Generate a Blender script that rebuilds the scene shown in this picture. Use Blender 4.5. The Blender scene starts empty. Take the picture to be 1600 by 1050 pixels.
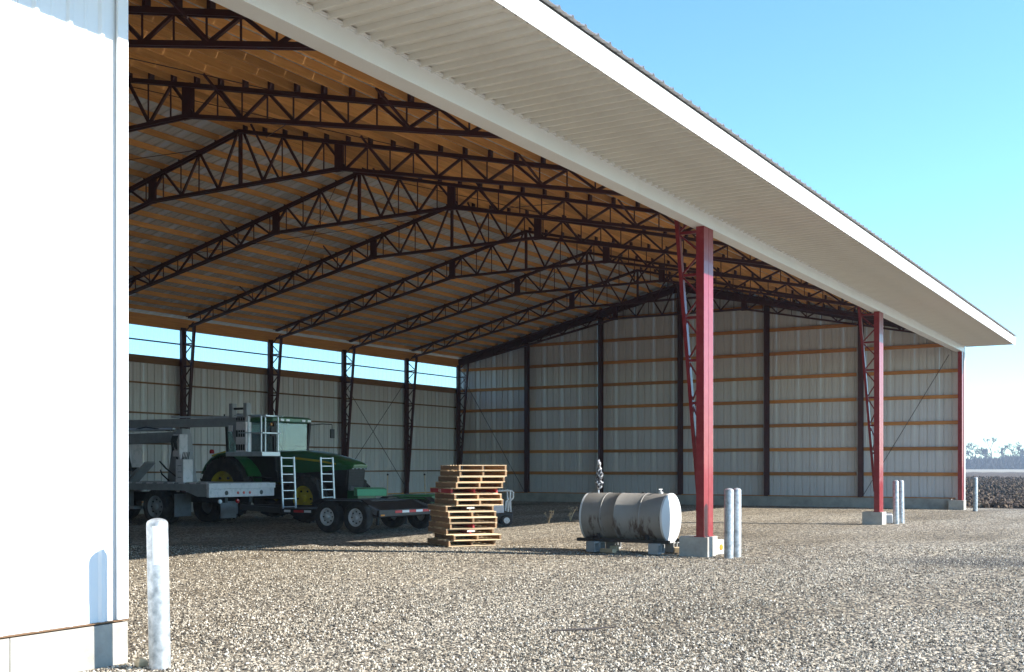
import bpy, bmesh, math, random
from mathutils import Vector, Matrix, noise
random.seed(7)
R = math.radians
scn = bpy.context.scene
col = scn.collection

# ------------------------------------------------------------------ camera
cam_d = bpy.data.cameras.new('camera'); cam = bpy.data.objects.new('camera', cam_d); col.objects.link(cam)
YAW = R(31.12)                                  # viewing direction, from +X (along the eave) towards +Y (into the shed)
cam.location = (0, 0, 1.6)
cam.rotation_euler = (R(90), 0, YAW - R(90))
cam_d.sensor_width = 36; cam_d.lens = 39.98
cam_d.shift_y = 0.1276
cam_d.clip_start = 0.1; cam_d.clip_end = 6000
scn.camera = cam

# ------------------------------------------------------------------ sky, sun, exposure
SUN_EL, SUN_AZ = R(30.0), R(22)                 # azimuth: from -Y towards +X
S = Vector((math.sin(SUN_AZ)*math.cos(SUN_EL), -math.cos(SUN_AZ)*math.cos(SUN_EL), math.sin(SUN_EL)))
w = bpy.data.worlds.new('World'); scn.world = w; w.use_nodes = True
wn = w.node_tree; bg = wn.nodes['Background']
sky = wn.nodes.new('ShaderNodeTexSky'); sky.sky_type = 'NISHITA'; sky.sun_disc = False
sky.sun_elevation = SUN_EL; sky.sun_rotation = math.atan2(S.x, S.y)
sky.air_density = 1.0; sky.dust_density = 0.0; sky.ozone_density = 3.0; sky.altitude = 0
tint = wn.nodes.new('ShaderNodeMix'); tint.data_type = 'RGBA'; tint.blend_type = 'MULTIPLY'; tint.inputs[0].default_value = 1
tint.inputs[7].default_value = (.69, .95, 1.07, 1)          # the photograph's cool, slightly cyan rendering of a clear sky
wn.links.new(sky.outputs[0], tint.inputs[6]); wn.links.new(tint.outputs[2], bg.inputs[0]); bg.inputs[1].default_value = 0.15
sl = bpy.data.lights.new('sun', 'SUN'); so = bpy.data.objects.new('sun', sl); col.objects.link(so)
sl.energy = 5.0; sl.angle = R(0.53); sl.color = (1.0, 0.94, 0.85)
so.rotation_euler = S.to_track_quat('Z', 'Y').to_euler(); so.location = (20, -30, 30)
scn.view_settings.view_transform = 'Standard'; scn.view_settings.look = 'None'
scn.view_settings.gamma = 1; scn.view_settings.use_curve_mapping = False
scn.view_settings.exposure = 1.15
scn.cycles.max_bounces = 10; scn.cycles.diffuse_bounces = 6; scn.cycles.transparent_max_bounces = 12

# ------------------------------------------------------------------ materials
M = {}
def nt(name):
    m = bpy.data.materials.new(name); m.use_nodes = True
    t = m.node_tree; b = t.nodes['Principled BSDF']; M[name] = m
    return m, t, b
def N(t, typ, **kw):
    n = t.nodes.new(typ)
    for k, v in kw.items():
        if k in n.inputs.keys() if hasattr(n.inputs, 'keys') else False: n.inputs[k].default_value = v
        else: setattr(n, k, v)
    return n
def ramp(t, stops):
    r = t.nodes.new('ShaderNodeValToRGB'); e = r.color_ramp.elements
    while len(e) < len(stops): e.new(0.5)
    for el, (p, c) in zip(e, stops): el.position = p; el.color = (*c, 1)
    return r
def mix(t, fac, a, b, blend='MIX'):
    n = t.nodes.new('ShaderNodeMix'); n.data_type = 'RGBA'; n.blend_type = blend
    for sock, v in ((n.inputs[0], fac), (n.inputs[6], a), (n.inputs[7], b)):
        if isinstance(v, (int, float)): sock.default_value = v
        elif isinstance(v, tuple): sock.default_value = (*v, 1)
        else: t.links.new(v, sock)
    return n.outputs[2]
def coords(t, scale=(1, 1, 1), kind='Object'):
    c = t.nodes.new('ShaderNodeTexCoord'); m = t.nodes.new('ShaderNodeMapping')
    m.inputs['Scale'].default_value = scale; t.links.new(c.outputs[kind], m.inputs[0]); return m.outputs[0]
def geo_pos(t, scale=(1, 1, 1)):
    c = t.nodes.new('ShaderNodeNewGeometry'); m = t.nodes.new('ShaderNodeMapping')
    m.inputs['Scale'].default_value = scale; t.links.new(c.outputs['Position'], m.inputs[0]); return m.outputs[0]
def noise_tex(t, vec, scale, detail=4, rough=0.55):
    n = t.nodes.new('ShaderNodeTexNoise'); n.inputs['Scale'].default_value = scale
    n.inputs['Detail'].default_value = detail; n.inputs['Roughness'].default_value = rough
    t.links.new(vec, n.inputs['Vector']); return n.outputs['Fac']
def bump(t, b, h, strength=0.3, dist=0.01):
    n = t.nodes.new('ShaderNodeBump'); n.inputs['Strength'].default_value = strength; n.inputs['Distance'].default_value = dist
    t.links.new(h, n.inputs['Height']); t.links.new(n.outputs[0], b.inputs['Normal'])
def worn(name, c, c2, rough=0.45, metal=0.0, scale=3.0, lo=0.45, hi=0.75, bmp=0.0, stretch=(1, 1, 1), coat=0.0, world=False):
    m, t, b = nt(name)
    v = geo_pos(t, stretch) if world else coords(t, stretch); f = noise_tex(t, v, scale, 6, 0.62)
    r = ramp(t, [(lo, c), (hi, c2)]); t.links.new(f, r.inputs[0]); t.links.new(r.outputs[0], b.inputs['Base Color'])
    b.inputs['Roughness'].default_value = rough; b.inputs['Metallic'].default_value = metal
    b.inputs['Coat Weight'].default_value = coat
    if bmp: bump(t, b, noise_tex(t, v, scale*8, 3), bmp, 0.01)
    return m
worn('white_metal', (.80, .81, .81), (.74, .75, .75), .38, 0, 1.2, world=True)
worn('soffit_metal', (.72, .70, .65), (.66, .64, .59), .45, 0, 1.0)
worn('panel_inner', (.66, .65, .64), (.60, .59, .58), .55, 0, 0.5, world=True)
worn('roof_sheet', (.58, .58, .58), (.52, .52, .52), .5, 0, 0.8)
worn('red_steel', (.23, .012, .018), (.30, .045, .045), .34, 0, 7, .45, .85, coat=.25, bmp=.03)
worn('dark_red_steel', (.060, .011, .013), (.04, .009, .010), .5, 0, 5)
worn('galvanized', (.56, .58, .59), (.27, .29, .30), .42, .4, 13, .38, .66)
worn('concrete', (.44, .42, .37), (.27, .255, .225), .92, 0, 3.2, .38, .78, .35)
worn('block_grey', (.30, .30, .29), (.22, .22, .21), .95, 0, 6, bmp=.4)
worn('tyre', (.026, .026, .026), (.075, .068, .058), .85, 0, 7, .45, .8, .3)
worn('black_steel', (.018, .018, .019), (.035, .034, .033), .45, 0, 6)
worn('green_paint', (.014, .135, .034), (.014, .105, .028), .32, 0, 3, coat=.4)
worn('light_green', (.16, .56, .28), (.13, .48, .24), .5, 0, 3)
worn('yellow_paint', (.62, .47, .03), (.45, .34, .04), .5, 0, 6)
worn('truck_grey', (.34, .34, .34), (.26, .26, .255), .55, 0, 5)
worn('truck_white', (.76, .71, .71), (.48, .48, .47), .5, 0, 7, .5, .75)
worn('aluminium', (.52, .53, .54), (.36, .37, .38), .35, .7, 6)
worn('rim_white', (.72, .72, .72), (.58, .58, .57), .4, .1, 8)
worn('bark', (.06, .05, .046), (.045, .038, .035), .9, 0, 3)
worn('twig', (.055, .045, .042), (.04, .034, .032), .9, 0, .4)
worn('pale_board', (.52, .40, .25), (.40, .29, .17), .8, 0, 8)
worn('mudflap', (.17, .175, .18), (.12, .12, .122), .7, 0, 5)
worn('seat_vinyl', (.05, .05, .052), (.035, .035, .035), .6)
worn('bag_plastic', (.72, .72, .73), (.03, .03, .035), .4, 0, 18, .42, .50)
for nm, c, rough in (('red_tape', (.60, .02, .03), .35), ('white_tape', (.82, .82, .82), .35), ('amber', (.75, .25, .02), .25),
                     ('red_lens', (.5, .01, .015), .2), ('red_board', (.42, .03, .035), .7), ('mark_white', (.75, .75, .72), .7),
                     ('lamp_glass', (.85, .86, .88), .12), ('mark_black', (.02, .02, .02), .6), ('cap_white', (.62, .62, .60), .45)):
    m, t, b = nt(nm); b.inputs['Base Color'].default_value = (*c, 1); b.inputs['Roughness'].default_value = rough
def wood(name, c1, c2, c3, axis=0):
    m, t, b = nt(name)
    st = [14, 14, 14]; st[axis] = .7
    v = coords(t, tuple(st))
    oi = t.nodes.new('ShaderNodeObjectInfo'); ad = t.nodes.new('ShaderNodeVectorMath'); ad.operation = 'ADD'
    sc = t.nodes.new('ShaderNodeVectorMath'); sc.operation = 'SCALE'; sc.inputs['Scale'].default_value = 50
    t.links.new(oi.outputs['Random'], sc.inputs[0]); t.links.new(v, ad.inputs[0]); t.links.new(sc.outputs[0], ad.inputs[1])
    f = noise_tex(t, ad.outputs[0], 1.6, 5, .6)
    r = ramp(t, [(.3, c1), (.7, c2)]); t.links.new(f, r.inputs[0])
    r2 = ramp(t, [(0, (.62, .60, .57)), (.5, (.92, .90, .88)), (1, (1.15, 1.12, 1.08))]); t.links.new(oi.outputs['Random'], r2.inputs[0])
    o = mix(t, 1.0, r.outputs[0], r2.outputs[0], 'MULTIPLY')
    v2 = coords(t, (1, 1, 1)); k = t.nodes.new('ShaderNodeTexVoronoi'); k.inputs['Scale'].default_value = 1.7; t.links.new(v2, k.inputs['Vector'])
    kr = ramp(t, [(.03, (1, 1, 1)), (.06, (0, 0, 0))]); t.links.new(k.outputs['Distance'], kr.inputs[0])
    o = mix(t, kr.outputs[0], o, c3)
    t.links.new(o, b.inputs['Base Color']); b.inputs['Roughness'].default_value = .75
    bump(t, b, f, .15, .004); return m
wood('pine_x', (.80, .42, .135), (.62, .29, .08), (.12, .05, .02), 0)
wood('pine_y', (.62, .27, .07), (.46, .18, .04), (.12, .05, .02), 1)
wood('girt_brown', (.30, .17, .08), (.20, .105, .045), (.08, .04, .02), 0)
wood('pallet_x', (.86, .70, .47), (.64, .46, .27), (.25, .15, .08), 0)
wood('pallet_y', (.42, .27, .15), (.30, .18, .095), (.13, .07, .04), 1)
# painted tank with rust runs
m, t, b = nt('tank_paint')
v = coords(t, (1, 1, 1)); f = noise_tex(t, v, 2.0, 5); r = ramp(t, [(.35, (.26, .245, .22)), (.7, (.19, .178, .16))]); t.links.new(f, r.inputs[0])
vs = coords(t, (9, 1, 9)); vs2 = coords(t, (2.6, 5, 1.1)); st = noise_tex(t, vs2, 1.2, 6, .7)
sr = ramp(t, [(.51, (0, 0, 0)), (.60, (.9, .9, .9))]); t.links.new(st, sr.inputs[0])
sx = t.nodes.new('ShaderNodeSeparateXYZ'); t.links.new(coords(t), sx.inputs[0])
zr = t.nodes.new('ShaderNodeMapRange'); zr.inputs[1].default_value = .06; zr.inputs[2].default_value = -.02; t.links.new(sx.outputs[2], zr.inputs[0])
ml = t.nodes.new('ShaderNodeMath'); ml.operation = 'MULTIPLY'; t.links.new(sr.outputs[0], ml.inputs[0]); t.links.new(zr.outputs[0], ml.inputs[1])
o = mix(t, ml.outputs[0], r.outputs[0], (.055, .030, .018)); t.links.new(o, b.inputs['Base Color']); b.inputs['Roughness'].default_value = .5
# glass
m, t, b = nt('cab_glass'); b.inputs['Base Color'].default_value = (.62, .80, .80, 1); b.inputs['Roughness'].default_value = .03
b.inputs['Transmission Weight'].default_value = .75; b.inputs['IOR'].default_value = 1.45; b.inputs['Specular IOR Level'].default_value = .8
# translucent roof-light sheet
m, t, b = nt('skylight_sheet'); out = t.nodes['Material Output']
tl = t.nodes.new('ShaderNodeBsdfTranslucent'); tl.inputs[0].default_value = (.80, .90, .92, 1)
tr = t.nodes.new('ShaderNodeBsdfTransparent'); tr.inputs[0].default_value = (.86, .95, .97, 1)
ms = t.nodes.new('ShaderNodeMixShader'); ms.inputs[0].default_value = .72
t.links.new(tl.outputs[0], ms.inputs[1]); t.links.new(tr.outputs[0], ms.inputs[2]); t.links.new(ms.outputs[0], out.inputs[0])
# gravel sheet
m, t, b = nt('gravel')
p = geo_pos(t); vo = t.nodes.new('ShaderNodeTexVoronoi'); vo.inputs['Scale'].default_value = 26; t.links.new(p, vo.inputs['Vector'])
sv = t.nodes.new('ShaderNodeSeparateColor'); t.links.new(vo.outputs['Color'], sv.inputs[0])
cr = ramp(t, [(0, (.05, .043, .035)), (.25, (.20, .168, .125)), (.6, (.41, .355, .27)), (1, (.64, .575, .46))]); t.links.new(sv.outputs[0], cr.inputs[0])
p_tr = geo_pos(t, (.10, .34, .3)); big = noise_tex(t, p_tr, 1.0, 6, .62); br = ramp(t, [(.30, (.46, .42, .36)), (.44, (.80, .77, .72)), (.56, (1, 1, 1)), (.70, (1.25, 1.24, 1.21))]); t.links.new(big, br.inputs[0])
o = mix(t, 1, cr.outputs[0], br.outputs[0], 'MULTIPLY')
spk = noise_tex(t, p, 9, 3, .7); sr = ramp(t, [(.42, (.20, .185, .17)), (.52, (1.15, 1.13, 1.09))]); t.links.new(spk, sr.inputs[0])
o = mix(t, .75, o, sr.outputs[0], 'MULTIPLY')
def stain(o, cx, cy, ang, ra, rb, colr):                 # an oily or damp patch with a ragged outline
    mp = t.nodes.new('ShaderNodeMapping'); mp.vector_type = 'TEXTURE'; mp.inputs['Location'].default_value = (cx, cy, 0); mp.inputs['Rotation'].default_value = (0, 0, ang); mp.inputs['Scale'].default_value = (ra, rb, 1)
    gp = t.nodes.new('ShaderNodeNewGeometry'); t.links.new(gp.outputs['Position'], mp.inputs[0])
    ln = t.nodes.new('ShaderNodeVectorMath'); ln.operation = 'LENGTH'; t.links.new(mp.outputs[0], ln.inputs[0])
    ad = t.nodes.new('ShaderNodeMath'); ad.operation = 'MULTIPLY_ADD'; t.links.new(noise_tex(t, p, 1.3, 6, .7), ad.inputs[0]); ad.inputs[1].default_value = 1.6; t.links.new(ln.outputs['Value'], ad.inputs[2])
    rr = ramp(t, [(.66, (.85, .85, .85)), (.95, (0, 0, 0))]); mr = t.nodes.new('ShaderNodeMath'); mr.operation = 'MULTIPLY'; mr.inputs[1].default_value = .55
    t.links.new(ad.outputs[0], mr.inputs[0]); t.links.new(mr.outputs[0], rr.inputs[0]); return mix(t, rr.outputs[0], o, colr)
o = stain(o, 20.6, 3.2, R(-59), 2.2, 1.6, (.085, .075, .062)); o = stain(o, 25.5, 1.8, R(-50), 2.6, 1.3, (.11, .095, .075)); o = stain(o, 15.2, .8, R(-40), 1.8, 1.0, (.16, .13, .095))
t.links.new(o, b.inputs['Base Color']); b.inputs['Roughness'].default_value = .95
dd = t.nodes.new('ShaderNodeMath'); dd.operation = 'MULTIPLY'; t.links.new(vo.outputs['Distance'], dd.inputs[0]); dd.inputs[1].default_value = -1
ds = t.nodes.new('ShaderNodeMath'); ds.operation = 'MULTIPLY_ADD'; t.links.new(spk, ds.inputs[0]); ds.inputs[1].default_value = 2.2; t.links.new(dd.outputs[0], ds.inputs[2])
bump(t, b, ds.outputs[0], 1.0, .035)
# loose stones
m, t, b = nt('stone')
oi = t.nodes.new('ShaderNodeObjectInfo')
cr = ramp(t, [(0, (.06, .052, .042)), (.3, (.19, .162, .122)), (.6, (.39, .338, .258)), (.9, (.58, .52, .415)), (1, (.70, .65, .56))]); t.links.new(oi.outputs['Random'], cr.inputs[0])
t.links.new(cr.outputs[0], b.inputs['Base Color']); b.inputs['Roughness'].default_value = .9
# field soil
m, t, b = nt('soil')
p = geo_pos(t); f = noise_tex(t, p, 1.9, 6, .72); cr = ramp(t, [(.38, (.022, .015, .011)), (.52, (.075, .050, .034)), (.66, (.23, .165, .105))]); t.links.new(f, cr.inputs[0])
t.links.new(cr.outputs[0], b.inputs['Base Color']); b.inputs['Roughness'].default_value = 1; bump(t, b, f, 1, .15)
worn('stubble', (.30, .26, .19), (.22, .19, .14), 1, 0, .02)

# ------------------------------------------------------------------ mesh helpers
class MB:
    def __init__(s): s.v = []; s.f = []
    def poly(s, pts, faces):
        o = len(s.v); s.v += [tuple(p) for p in pts]; s.f += [tuple(i+o for i in f) for f in faces]; return s
    def box(s, x0, x1, y0, y1, z0, z1):
        return s.poly([(x0,y0,z0),(x1,y0,z0),(x1,y1,z0),(x0,y1,z0),(x0,y0,z1),(x1,y0,z1),(x1,y1,z1),(x0,y1,z1)],
                      [(0,3,2,1),(4,5,6,7),(0,1,5,4),(1,2,6,5),(2,3,7,6),(3,0,4,7)])
    def beam(s, p, q, w, h, up=(0, 0, 1)):
        p = Vector(p); q = Vector(q); d = (q-p).normalized(); u = Vector(up)
        if abs(d.dot(u)) > .98: u = Vector((1, 0, 0))
        a = d.cross(u).normalized(); c = a.cross(d).normalized()
        pts = [e + a*(sx*w/2) + c*(sz*h/2) for e in (p, q) for sx, sz in ((-1,-1),(1,-1),(1,1),(-1,1))]
        return s.poly(pts, [(3,2,1,0),(4,5,6,7),(0,1,5,4),(1,2,6,5),(2,3,7,6),(3,0,4,7)])
    def tube(s, pts, r, n=8, cap=True):
        pts = [Vector(p) for p in pts]; rs = r if isinstance(r, (list, tuple)) else [r]*len(pts); rings = []
        for i, p in enumerate(pts):
            d = (pts[min(i+1, len(pts)-1)] - pts[max(i-1, 0)]).normalized()
            u = Vector((0, 0, 1)) if abs(d.z) < .9 else Vector((1, 0, 0))
            a = d.cross(u).normalized(); c = d.cross(a).normalized()
            rings.append([p + a*(rs[i]*math.cos(2*math.pi*k/n)) + c*(rs[i]*math.sin(2*math.pi*k/n)) for k in range(n)])
        f = [(i*n+k, i*n+(k+1) % n, (i+1)*n+(k+1) % n, (i+1)*n+k) for i in range(len(pts)-1) for k in range(n)]
        if cap: f += [tuple(range(n-1, -1, -1)), tuple((len(pts)-1)*n+k for k in range(n))]
        return s.poly([q for rr in rings for q in rr], f)
    def lathe(s, prof, n=32, axis='z', c=(0, 0, 0), closed=False):
        c = Vector(c); pts = []
        for rr, a in prof:
            for k in range(n):
                t = 2*math.pi*k/n; u, w_ = rr*math.cos(t), rr*math.sin(t)
                pts.append(c + Vector({'z': (u, w_, a), 'x': (a, u, w_), 'y': (u, a, w_)}[axis]))
        m_ = len(prof); f = []
        for i in range(m_ if closed else m_-1):
            j = (i+1) % m_
            for k in range(n): f.append((i*n+k, i*n+(k+1) % n, j*n+(k+1) % n, j*n+k))
        return s.poly(pts, f)
    def loft(s, rings, cap=True):
        n = len(rings[0]); f = [(i*n+k, i*n+(k+1) % n, (i+1)*n+(k+1) % n, (i+1)*n+k) for i in range(len(rings)-1) for k in range(n)]
        if cap: f += [tuple(range(n-1, -1, -1)), tuple((len(rings)-1)*n+k for k in range(n))]
        return s.poly([p for r_ in rings for p in r_], f)
    def prism(s, pts2, a0, a1, axis='x'):
        mk = {'x': lambda a, u, v_: (a, u, v_), 'y': lambda a, u, v_: (u, a, v_), 'z': lambda a, u, v_: (u, v_, a)}[axis]
        return s.loft([[mk(a0, u, v_) for u, v_ in pts2], [mk(a1, u, v_) for u, v_ in pts2]])
    def mesh(s, name, mat, bevel=0, smooth=None, fix=True):
        me = bpy.data.meshes.new(name); me.from_pydata(s.v, [], s.f)
        bm = bmesh.new(); bm.from_mesh(me)
        if fix: bmesh.ops.recalc_face_normals(bm, faces=bm.faces)
        if bevel: bmesh.ops.bevel(bm, geom=[e for e in bm.edges if len(e.link_faces) == 2 and e.calc_face_angle(0) > .5], offset=bevel, segments=2, affect='EDGES', profile=.6)
        bm.to_mesh(me); bm.free()
        if smooth: me.shade_smooth(); me.set_sharp_from_angle(angle=R(smooth))
        me.materials.append(M[mat]); return me
    def build(s, name, mat, parent=None, loc=(0, 0, 0), rot=(0, 0, 0), **kw):
        return obj(name, s.mesh(name, mat, **kw), parent, loc, rot)
def obj(name, me, parent=None, loc=(0, 0, 0), rot=(0, 0, 0)):
    o = bpy.data.objects.new(name, me); col.objects.link(o); o.parent = parent; o.location = loc; o.rotation_euler = rot; return o
def tag(o, label=None, cat=None, group=None, kind=None):
    for k, v in (('label', label), ('category', cat), ('group', group), ('kind', kind)):
        if v: o[k] = v
    return o
def empty(name, loc=(0, 0, 0), rz=0): 
    o = bpy.data.objects.new(name, None); col.objects.link(o); o.location = loc; o.rotation_euler = (0, 0, rz); return o
def copy_tree(o, parent=None, kids=None):
    c = o.copy(); col.objects.link(c); c.parent = parent
    for ch in list(o.children): copy_tree(ch, c)
    return c
def text_mesh(body, size, mat, name):
    cu = bpy.data.curves.new(name, 'FONT'); cu.body = body; cu.size = size; cu.extrude = .001
    to = bpy.data.objects.new('tmp', cu); col.objects.link(to)
    bpy.context.view_layer.update(); me = bpy.data.meshes.new_from_object(to.evaluated_get(bpy.context.evaluated_depsgraph_get()))
    bpy.data.objects.remove(to); bpy.data.curves.remove(cu); me.name = name; me.materials.clear(); me.materials.append(M[mat]); return me
def ribbed(u0, wdt, v0, v1, nrib, rh, rw, place, v1b=None, slope=.02, minor=True):
    """a sheet with raised ribs: place(u, v, n) -> point; v1/v1b are the end heights at both edges"""
    prof = [(u0, 0)]; sp = wdt/nrib
    for k in range(nrib):
        c = u0 + sp*(k+.5)
        prof += [(c-rw/2-slope, 0), (c-rw/2, rh), (c+rw/2, rh), (c+rw/2+slope, 0)]
        if minor and k < nrib-1:
            mid = c+sp/2; prof += [(mid-.02, 0), (mid-.012, rh*.22), (mid+.012, rh*.22), (mid+.02, 0)]
    prof.append((u0+wdt, 0)); v1b = v1 if v1b is None else v1b
    b_ = MB(); n = len(prof); pts = []
    for u, h in prof: pts.append(place(u, v0, h))
    for u, h in prof: pts.append(place(u, v1+(v1b-v1)*(u-u0)/wdt, h))
    b_.poly(pts, [(i, i+1, n+i+1, n+i) for i in range(n-1)]); return b_

# ------------------------------------------------------------------ ground
def hgt(x, y):                                   # gentle unevenness of the yard
    return .03*noise.noise(Vector((x*.18, y*.18, 3))) + .012*noise.noise(Vector((x*.7, y*.7, 9)))
EDGE_P, EDGE_D = Vector((46.6, 7.6)), Vector((.517, -.856))     # line where the gravel pad stops and the field begins
g = MB(); nx, ny, gx0, gy0, st = 110, 100, -10, -10, .6
for j in range(ny+1):
    for i in range(nx+1):
        x, y = gx0+i*st, gy0+j*st; g.v.append((x, y, hgt(x, y)-.012))
g.f = [(j*(nx+1)+i, j*(nx+1)+i+1, (j+1)*(nx+1)+i+1, (j+1)*(nx+1)+i) for j in range(ny) for i in range(nx)
       if ((Vector((gx0+(i+.5)*st, gy0+(j+.5)*st))-EDGE_P).dot(Vector((.856, .517))) < .3) or (gy0+j*st > 6.8 and gx0+i*st < 47.2)]
go = g.build('gravel_yard', 'gravel', smooth=60, fix=False); tag(go, 'beige crushed gravel yard in front of and inside the shed', 'ground', kind='structure')
f = MB(); f.poly([(-2500, -2500, -.20), (4000, -2500, -.20), (4000, 4000, -.20), (-2500, 4000, -.20)], [(0, 1, 2, 3)])
tag(f.build('far_field', 'stubble', fix=False), 'pale stubble field reaching to the horizon', 'field', kind='structure')
# ploughed field: a rough sheet of furrows beside the pad
f = MB(); CV, SV = math.cos(R(31.12)), math.sin(R(31.12)); na, nb = 150, 170
for j in range(nb+1):
    for i in range(na+1):
        t_ = (i/na)**2.2; dd_ = t_*300 - .35; ll_ = -70-dd_*.3+(140+dd_*1.1)*(j/nb)
        x = EDGE_P.x + CV*dd_ + SV*ll_; y = EDGE_P.y + SV*dd_ - CV*ll_
        a_ = min(1, (dd_+.35)/2)
        z = -.02 + a_*(.20*noise.noise(Vector((x*.9, y*.9, 0))) + .16*noise.noise(Vector((x*2.3, y*2.3, 5))) + .05*math.sin((x*.8-y*.45)*4.2))
        if x < 48 and y > 6.6: z = -.6
        f.v.append((x, y, z - .10*min(1, dd_/30)))
f.f = [(j*(na+1)+i, (j+1)*(na+1)+i, (j+1)*(na+1)+i+1, j*(na+1)+i+1) for j in range(nb) for i in range(na)]
tag(f.build('ploughed_field', 'soil', smooth=80, fix=False), 'dark brown ploughed field beyond the gravel yard', 'field', kind='structure')

# ------------------------------------------------------------------ the shed
XE, BAY, YF, WID = 45.58, 4.37, 7.60, 22.91
YB = YF+WID; YR = YF+WID/2; ZR, SL = 9.44, .236
NB = 11; X0 = XE-NB*BAY; YW = 7.56; XC = 6.37
zt = lambda y: ZR - SL*abs(y-YR)                    # top of the trusses' top chord
shed = empty('farm_shed', (26, YF, 0))
tag(shed, 'open-fronted white metal farm shed with red steel columns and a wide eave overhang', 'building')
SO = Vector((26, YF, 0))
def part(b_, name, mat, parent=None, **kw):         # coordinates in the world, parented under the shed
    p = parent or shed
    o = b_.build(name, mat, p, **kw)
    if p == shed: o.location = -SO
    return o
PU = .14                                            # purlin depth
# roof slopes: ridge/eave board as the part, sheets and purlins as its pieces
for sgn, nm in ((-1, 'front'), (1, 'back')):
    yend = 5.80 if sgn < 0 else YB+.35
    slope_len = abs(yend-YR)
    b_ = MB()
    ye = YB+.02
    if sgn > 0: b_.box(X0, XE+.2, YB-.10, YB+.04, zt(YB)-.37, zt(YB)+.02)
    else: b_.box(X0, XE+.2, YF+.10, YF+.26, zt(YF)-.25, zt(YF)+.02)
    rs = part(b_, 'roof_slope', 'pine_x'); rs['label'] = nm + ' roof slope with ribbed sheets on timber purlins'
    nP = int((XE+.5-X0+.4)/.914)+1
    pl = lambda u, v_, n_, sgn=sgn: (u, YR+sgn*v_, ZR+PU+.012-SL*v_+n_)
    me = ribbed(0, .912, 0.0, slope_len, 3, .03, .03, pl).mesh('roof_panel', 'roof_sheet', fix=False)
    for k in range(nP): obj('roof_panel', me, rs, (XE+.5-(k+1)*.914, 0, 0))
    # purlins, one board per bay
    L = MB(); L.box(0, BAY-.006, -.02, .02, 0, PU); meP = L.mesh('purlin', 'pine_x')
    nn = int((WID/2)/.61)+1
    for k in range(nn+1):
        y = YR+sgn*(.10+k*.61)
        if sgn < 0 and y < YF-.1 or sgn > 0 and y > YB: continue
        for q in range(NB):
            o = obj('purlin', meP, rs, (X0+q*BAY+.003+ (.02 if q % 2 else 0)*0, y, zt(y)+.004))
            o.rotation_euler = (-sgn*math.atan(SL) if False else 0, 0, 0)
            o.scale.z = random.uniform(.97, 1.0)
    for yy in ((7.0, 6.4) if sgn < 0 else ()):
        b2 = MB(); b2.box(X0, XE+.4, yy-.02, yy+.02, zt(yy)-.0, zt(yy)+PU*.95); b2.build('purlin', 'pine_x', rs)
b_ = MB(); b_.box(X0-.38, XE+.48, 5.88, 5.90, 6.40, 6.478); part(b_, 'dark_gap_strip', 'black_steel')  # black strip standing in for the shaded gap between fascia and roof sheet
# ridge cap
b_ = MB(); b_.prism([(YR-.25, ZR+PU+.05-SL*.25), (YR, ZR+PU+.07), (YR+.25, ZR+PU+.05-SL*.25), (YR+.25, ZR+PU+.03-SL*.25), (YR, ZR+PU+.045), (YR-.25, ZR+PU+.03-SL*.25)], X0-.4, XE+.5, 'x')
part(b_, 'ridge_cap', 'white_metal')
# trusses (origin at X = 0 of the truss, placed along the shed)
KK, ZK = 2.95, 8.12
def zb(y):
    a = abs(y-YR)
    if a <= KK: return ZK
    q = (a-KK)/(WID/2-.45-KK); zend = zt(YR+WID/2-.45)-.36
    return ZK+(zend-ZK)*q
def chord(ys, zf, w_, h_, b_):
    for a, c in zip(ys[:-1], ys[1:]):
        for sx in (-1, 1): b_.beam((sx*w_*.32, a, zf(a)), (sx*w_*.32, c, zf(c)), w_*.30, h_)
b_ = MB()
chord([YF+.42, YR], lambda y: zt(y)-.05, .14, .078, b_); chord([YR, YB-.42], lambda y: zt(y)-.05, .14, .078, b_)
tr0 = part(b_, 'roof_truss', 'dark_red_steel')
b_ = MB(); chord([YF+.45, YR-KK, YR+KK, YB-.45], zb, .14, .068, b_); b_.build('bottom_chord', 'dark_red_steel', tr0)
b_ = MB()
stepn = .61
ys_top = [YR+s_*(.10+k*.61) for s_ in (-1, 1) for k in range(0, 18)]
for s_ in (-1, 1):
    b2 = MB(); y = YR+s_*KK
    b2.box(-.035, .035, y-.11, y+.11, zb(y)-.06, zt(y)-.02); b2.build('splice_post', 'dark_red_steel', tr0)
    nodes = [(YR, 't')]; k = 0
    yy = YR
    seq = []
    for k in range(0, 18):
        y = YR+s_*(.10+k*.61)
        if abs(y-YR) > WID/2-.5: break
        seq.append(y)
    for k in range(len(seq)-1):
        a, c = seq[k], seq[k+1]
        top = (k % 2 == 0)
        pa = (0, a, zt(a)-.06) if top else (0, a, zb(a)+.02)
        pc = (0, c, zb(c)+.02) if top else (0, c, zt(c)-.06)
        b2 = MB(); b2.beam(pa, pc, .05, .046, (1, 0, 0)); b2.build('web_diagonal', 'dark_red_steel', tr0)
        if k > 0:
            b2 = MB(); b2.beam((0.0, c+.03, zt(c)-.06), (0.0, c+.03, zb(c)), .022, .022, (1, 0, 0)); b2.build('web_rod', 'dark_red_steel', tr0)
b2 = MB(); b2.beam((0, YR, ZR-.1), (0, YR, ZK), .07, .07, (1, 0, 0)); b2.build('king_post', 'dark_red_steel', tr0)
b2 = MB()                                             # purlin clips on the top chord, thickened into dark blocks for the shadow there
for s_ in (-1, 1):
    for k in range(0, 19):
        y = YR+s_*(.10+k*.61)
        if abs(y-YR) < WID/2-.3: b2.box(-.05, .05, y+.022*s_, y+.085*s_, zt(y)-.01, zt(y)+.135)
tag(b2.build('purlin_clip_shade', 'dark_red_steel', tr0), kind='stuff')
tr0.location = Vector((XE-.32, 0, 0))-SO
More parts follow.
